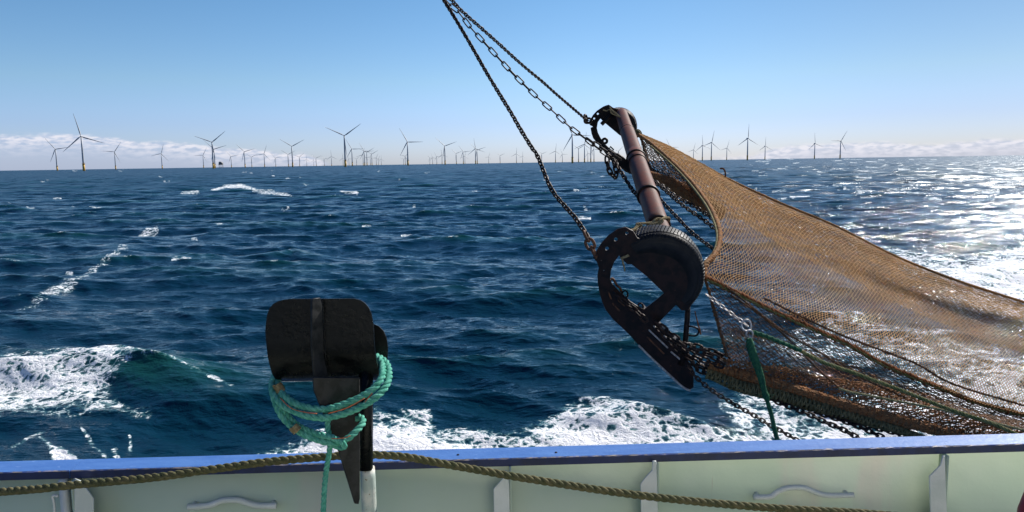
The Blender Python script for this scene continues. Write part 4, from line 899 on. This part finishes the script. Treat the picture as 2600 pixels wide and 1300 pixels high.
bc = [(1800,930,4.80), (1835,940,4.80), (1933,968,4.78), (2010,988,4.76), (2088,1012,4.74), (2166,1036,4.72), (2263,1063,4.70), (2380,1092,4.66), (2470,1118,4.62), (2600,1160,4.6)]
o, w, ra, U, B = bundle('gathered_netting', bc, [8, 12, 13, 13, 14, 14, 13, 12, 11, 10], M_rust2, 120, .0042, seed=2)
rb = [(1795,948,4.79), (1816,955,4.78), (1875,980,4.76), (1972,1004,4.74), (2069,1031,4.72), (2166,1059,4.70), (2263,1086,4.68), (2330,1108,4.66), (2420,1140,4.64)]
o, w, ra, U, B = bundle('footrope_roll', rb, [12, 14, 15, 14, 13, 11, 9, 7, 6], M_oliveroll, 20, .006, seed=5, fill=.6)
mb = MB(); Ln = plen(w); nn_ = 2600; ww = spline(w, nn_); rr2 = np.interp(np.linspace(0, 1, nn_), np.linspace(0, 1, 300), ra); T, U, B = frames(ww)
for hnd, ph in ((1, 0), (-1, 1), (1, 3.14), (-1, 4.14)):
    a = hnd*np.linspace(0, Ln/.055*2*np.pi, nn_)+ph; mb.tube(ww+rr2[:, None]*(np.cos(a)[:, None]*U+np.sin(a)[:, None]*B), .0050, 5)
mb.build('footrope_braid', M_oliveroll, net)
# lashings round the brown gathered netting
mb = MB(); c = curve(bc, 240); w = P(c[:, 0], c[:, 1], c[:, 2]); T, U, B = frames(w)
for k in range(6, 236, 4):
    a = np.linspace(0, 2*np.pi, 12, endpoint=False)+rng.uniform(0, 1); r_ = 13.5/FPX*c[k, 2]*rng.uniform(.95, 1.12)
    mb.tube(w[k]+r_*(np.cos(a)[:, None]*U[k]+np.sin(a)[:, None]*B[k])+T[k]*(rng.normal(0, .006, 12)[:, None]), .0035, 5, closed=True)
mb.build('lashing', M_rustnet, net)
# seam rope, headline rope, thin black strands
def nrope(name, pts, r, mat, **k):
    mb = MB(); twisted(mb, path3(pts, 300), r, 3, **k); o = mb.build(name, mat, net); return o
nrope('headline', [(x-2, y+2, d-.03) for x, y, d in Ll], .020, M_brown, jit=.0015); nrope('headline_cord', [(x-9, y+3, d-.05) for x, y, d in Ll[2:]], .010, M_yellow)
nrope('seam_rope', [(x, y, d-.04) for x, y, d in Bp_], .017, M_rustnet, jit=.003); nrope('seam_cord', [(x+3, y+4, d-.05) for x, y, d in Bp_], .008, M_mossy, pitch=.25, jit=.001)
nrope('edge_rope', [(x-1, y, d-.02) for x, y, d in Lf], .010, M_dark, jit=.003)
nrope('top_rope', [(x, y+3, d-.02) for x, y, d in Tp], .012, M_gold)
nrope('panel_line', [(1855,748,4.78), (1933,802,4.75), (2010,868,4.74), (2070,930,4.74), (2130,985,4.72)], .0055, M_dark, jit=.002)
nrope('panel_line', [(1828,716,4.8), (1900,772,4.75), (1985,838,4.75), (2090,900,4.76), (2170,950,4.76), (2300,1010,4.75)], .0050, M_dark, jit=.003)
nrope('panel_line', [(1940,757,4.9), (2040,806,4.95), (2140,852,5.0), (2240,890,5.0), (2330,925,5.1), (2420,975,5.15), (2600,1030,5.2)], .006, M_dark, jit=.003)
# shreds and light bits of weed caught in the mesh
A, B = [], []
for k in range(170):
    i, j = rng.integers(8, 325), int(rng.beta(1.6, 1.6)*92); p = Wt[i, j]-f0*.006; v = Wt[min(i+1, 329), j]-Wt[i, j]; v = v/np.linalg.norm(v)*rng.uniform(.006, .020)+rng.normal(0, .004, 3); A.append(p); B.append(p+v)
strands('caught_shred', A, B, .0030, simple('pale_shell_bits', (.6, .56, .5), (.75, .72, .68), 50, .3), net)
# far wing: mesh triangle and the rusty roll behind it
Lw = [(1622,338,8.9), (1632,362,8.7), (1640,395,8.4), (1649,423,8.1), (1660,440,7.9)]
Tw = [(1622,338,8.9), (1662,370,8.55), (1709,411,8.1), (1740,442,7.7), (1774,482,7.15), (1800,520,6.9)]
Bw = [(1660,440,7.9), (1690,450,7.7), (1725,466,7.5), (1764,484,7.3), (1790,508,7.15), (1800,520,7.0)]
Ww = coons(Tw, Bw, Lw, [(1800,520,6.9), (1800,520,6.95), (1800,520,7.0)], 66, 34, 0); netmesh('wing_panel', Ww, .0042, M_dark, .006)
nrope('wing_edge', Lw, .016, M_dark, jit=.004)
fr_ = [(1648,446,7.9), (1690,462,7.7), (1725,480,7.5), (1764,502,7.3), (1800,522,7.1), (1830,545,7.0)]
bundle('wing_roll', fr_, [10, 14, 16, 17, 18, 18], M_rustnet, 110, .007, seed=9)
mb = MB(); c = curve(fr_, 120); w = P(c[:, 0], c[:, 1], c[:, 2]); T, U, B = frames(w)
for k in range(3, 118, 2):
    a = np.linspace(0, 2*np.pi, 12, endpoint=False); r_ = np.interp(k/120, np.linspace(0, 1, 6), [11, 15, 17, 18, 19, 19])/FPX*c[k, 2]; mb.tube(w[k]+r_*(np.cos(a)[:, None]*U[k]+np.sin(a)[:, None]*B[k])+T[k]*(.02*np.sin(a)[:, None]), .006, 5, closed=True)
mb.build('lashing', M_rust2, net)
# knot where net ties to far tyre
mb = MB(); q = path3([(1606,332,8.9), (1612,336,8.86), (1620,332,8.86), (1626,340,8.86), (1618,345,8.88), (1610,340,8.9), (1618,334,8.84), (1626,344,8.85)], 60); mb.tube(q, .022, 8); mb.build('knot', M_olive, net)
# curled twine end above the net edge
mb = MB(); mb.tube(path3([(1842,449,8.3), (1841,436,8.3), (1836,428,8.3), (1828,428,8.3)], 24), .010, 6); mb.build('twine_end', M_dark, net)

# ------------------------------------------------------------------ ropes in front of the net
mb = MB(); twisted(mb, path3([(1910,845,4.5), (1941,855,4.5), (1990,872,4.48), (2034,892,4.46), (2095,922,4.45), (2166,946,4.44), (2225,968,4.43), (2282,989,4.42), (2340,1012,4.41), (2399,1035,4.4), (2460,1056,4.4), (2515,1074,4.38), (2577,1101,4.36), (2680,1150,4.3)], 300), .0115, 3, jit=.0006)
o = mb.build('tow_rope', M_mossy); tag(o, 'mossy green rope running from the steel ring across the net to the rail', 'rope')
mb = MB(); q = path3([(1906,842,4.49), (1941,852,4.48), (1990,872,4.46), (2034,890,4.45)], 80)
a = np.linspace(0, 2*np.pi*9, 400); qq = spline(q, 400); T, U, B = frames(qq); mb.tube(qq+np.linspace(.009, .008, 400)[:, None]*(np.cos(a)[:, None]*U+np.sin(a)[:, None]*B), .006, 6); mb.tube(q, .0105, 8)
o = mb.build('rope_splice', M_dgreen); tag(o, 'green whipped eye splice at the start of the mossy rope', 'rope splice')
mb = MB(); twisted(mb, path3([(2130,986,4.6), (2160,996,4.6), (2200,1003,4.6), (2263,1016,4.6), (2330,1028,4.6), (2399,1043,4.58), (2480,1063,4.55), (2600,1093,4.5), (2700,1120,4.5)], 240), .0075, 3, jit=.0008)
o = mb.build('cod_line', M_yellow); tag(o, 'pale yellow thin rope lying on the lower net, ending near its middle', 'rope')
mb = MB(); q = path3([(1902,860,4.42), (1907,885,4.42), (1917,915,4.42), (1926,940,4.42), (1933,962,4.42), (1938,985,4.42), (1945,1008,4.42), (1953,1035,4.42), (1960,1059,4.42), (1966,1088,4.4), (1975,1122,4.4), (1990,1180, 4.4)], 300)
s = np.linspace(0, 1, 300); rr_ = np.interp(s, [0, .05, .15, .33, .42, .46, .50, 1], [.016, .024, .025, .019, .015, .021, .012, .015])
T, U, B = frames(q)
for k in range(4):
    a = s*2*np.pi*9+k*np.pi/2; mb.tube(q+(rr_*.5)[:, None]*(np.cos(a)[:, None]*U+np.sin(a)[:, None]*B), rr_*.56, 7)
for k in range(70):
    i = rng.integers(5, 290); p = q[i]+rr_[i]*rng.normal(0, .7, 3); mb.tube(np.array([p, p+rng.normal(0, .016, 3)]), .0012, 4)
o = mb.build('lazy_rope', M_dgreen); tag(o, 'frayed dark green rope hanging from the steel ring down past the rail', 'rope')
mb = MB()
for (x, y, r, d) in ((1895, 826, 12, 4.5), (1903, 848, 8, 4.45)):
    mb.tube(np.array([P(x+r*math.cos(t), y+r*1.2*math.sin(t), d+.01*math.cos(t)) for t in np.linspace(0, 2*math.pi, 24, endpoint=False)]), .0055, 8, closed=True)
o = mb.build('steel_ring', M_bright); tag(o, 'shiny steel ring where the green ropes and grey chain meet', 'ring')
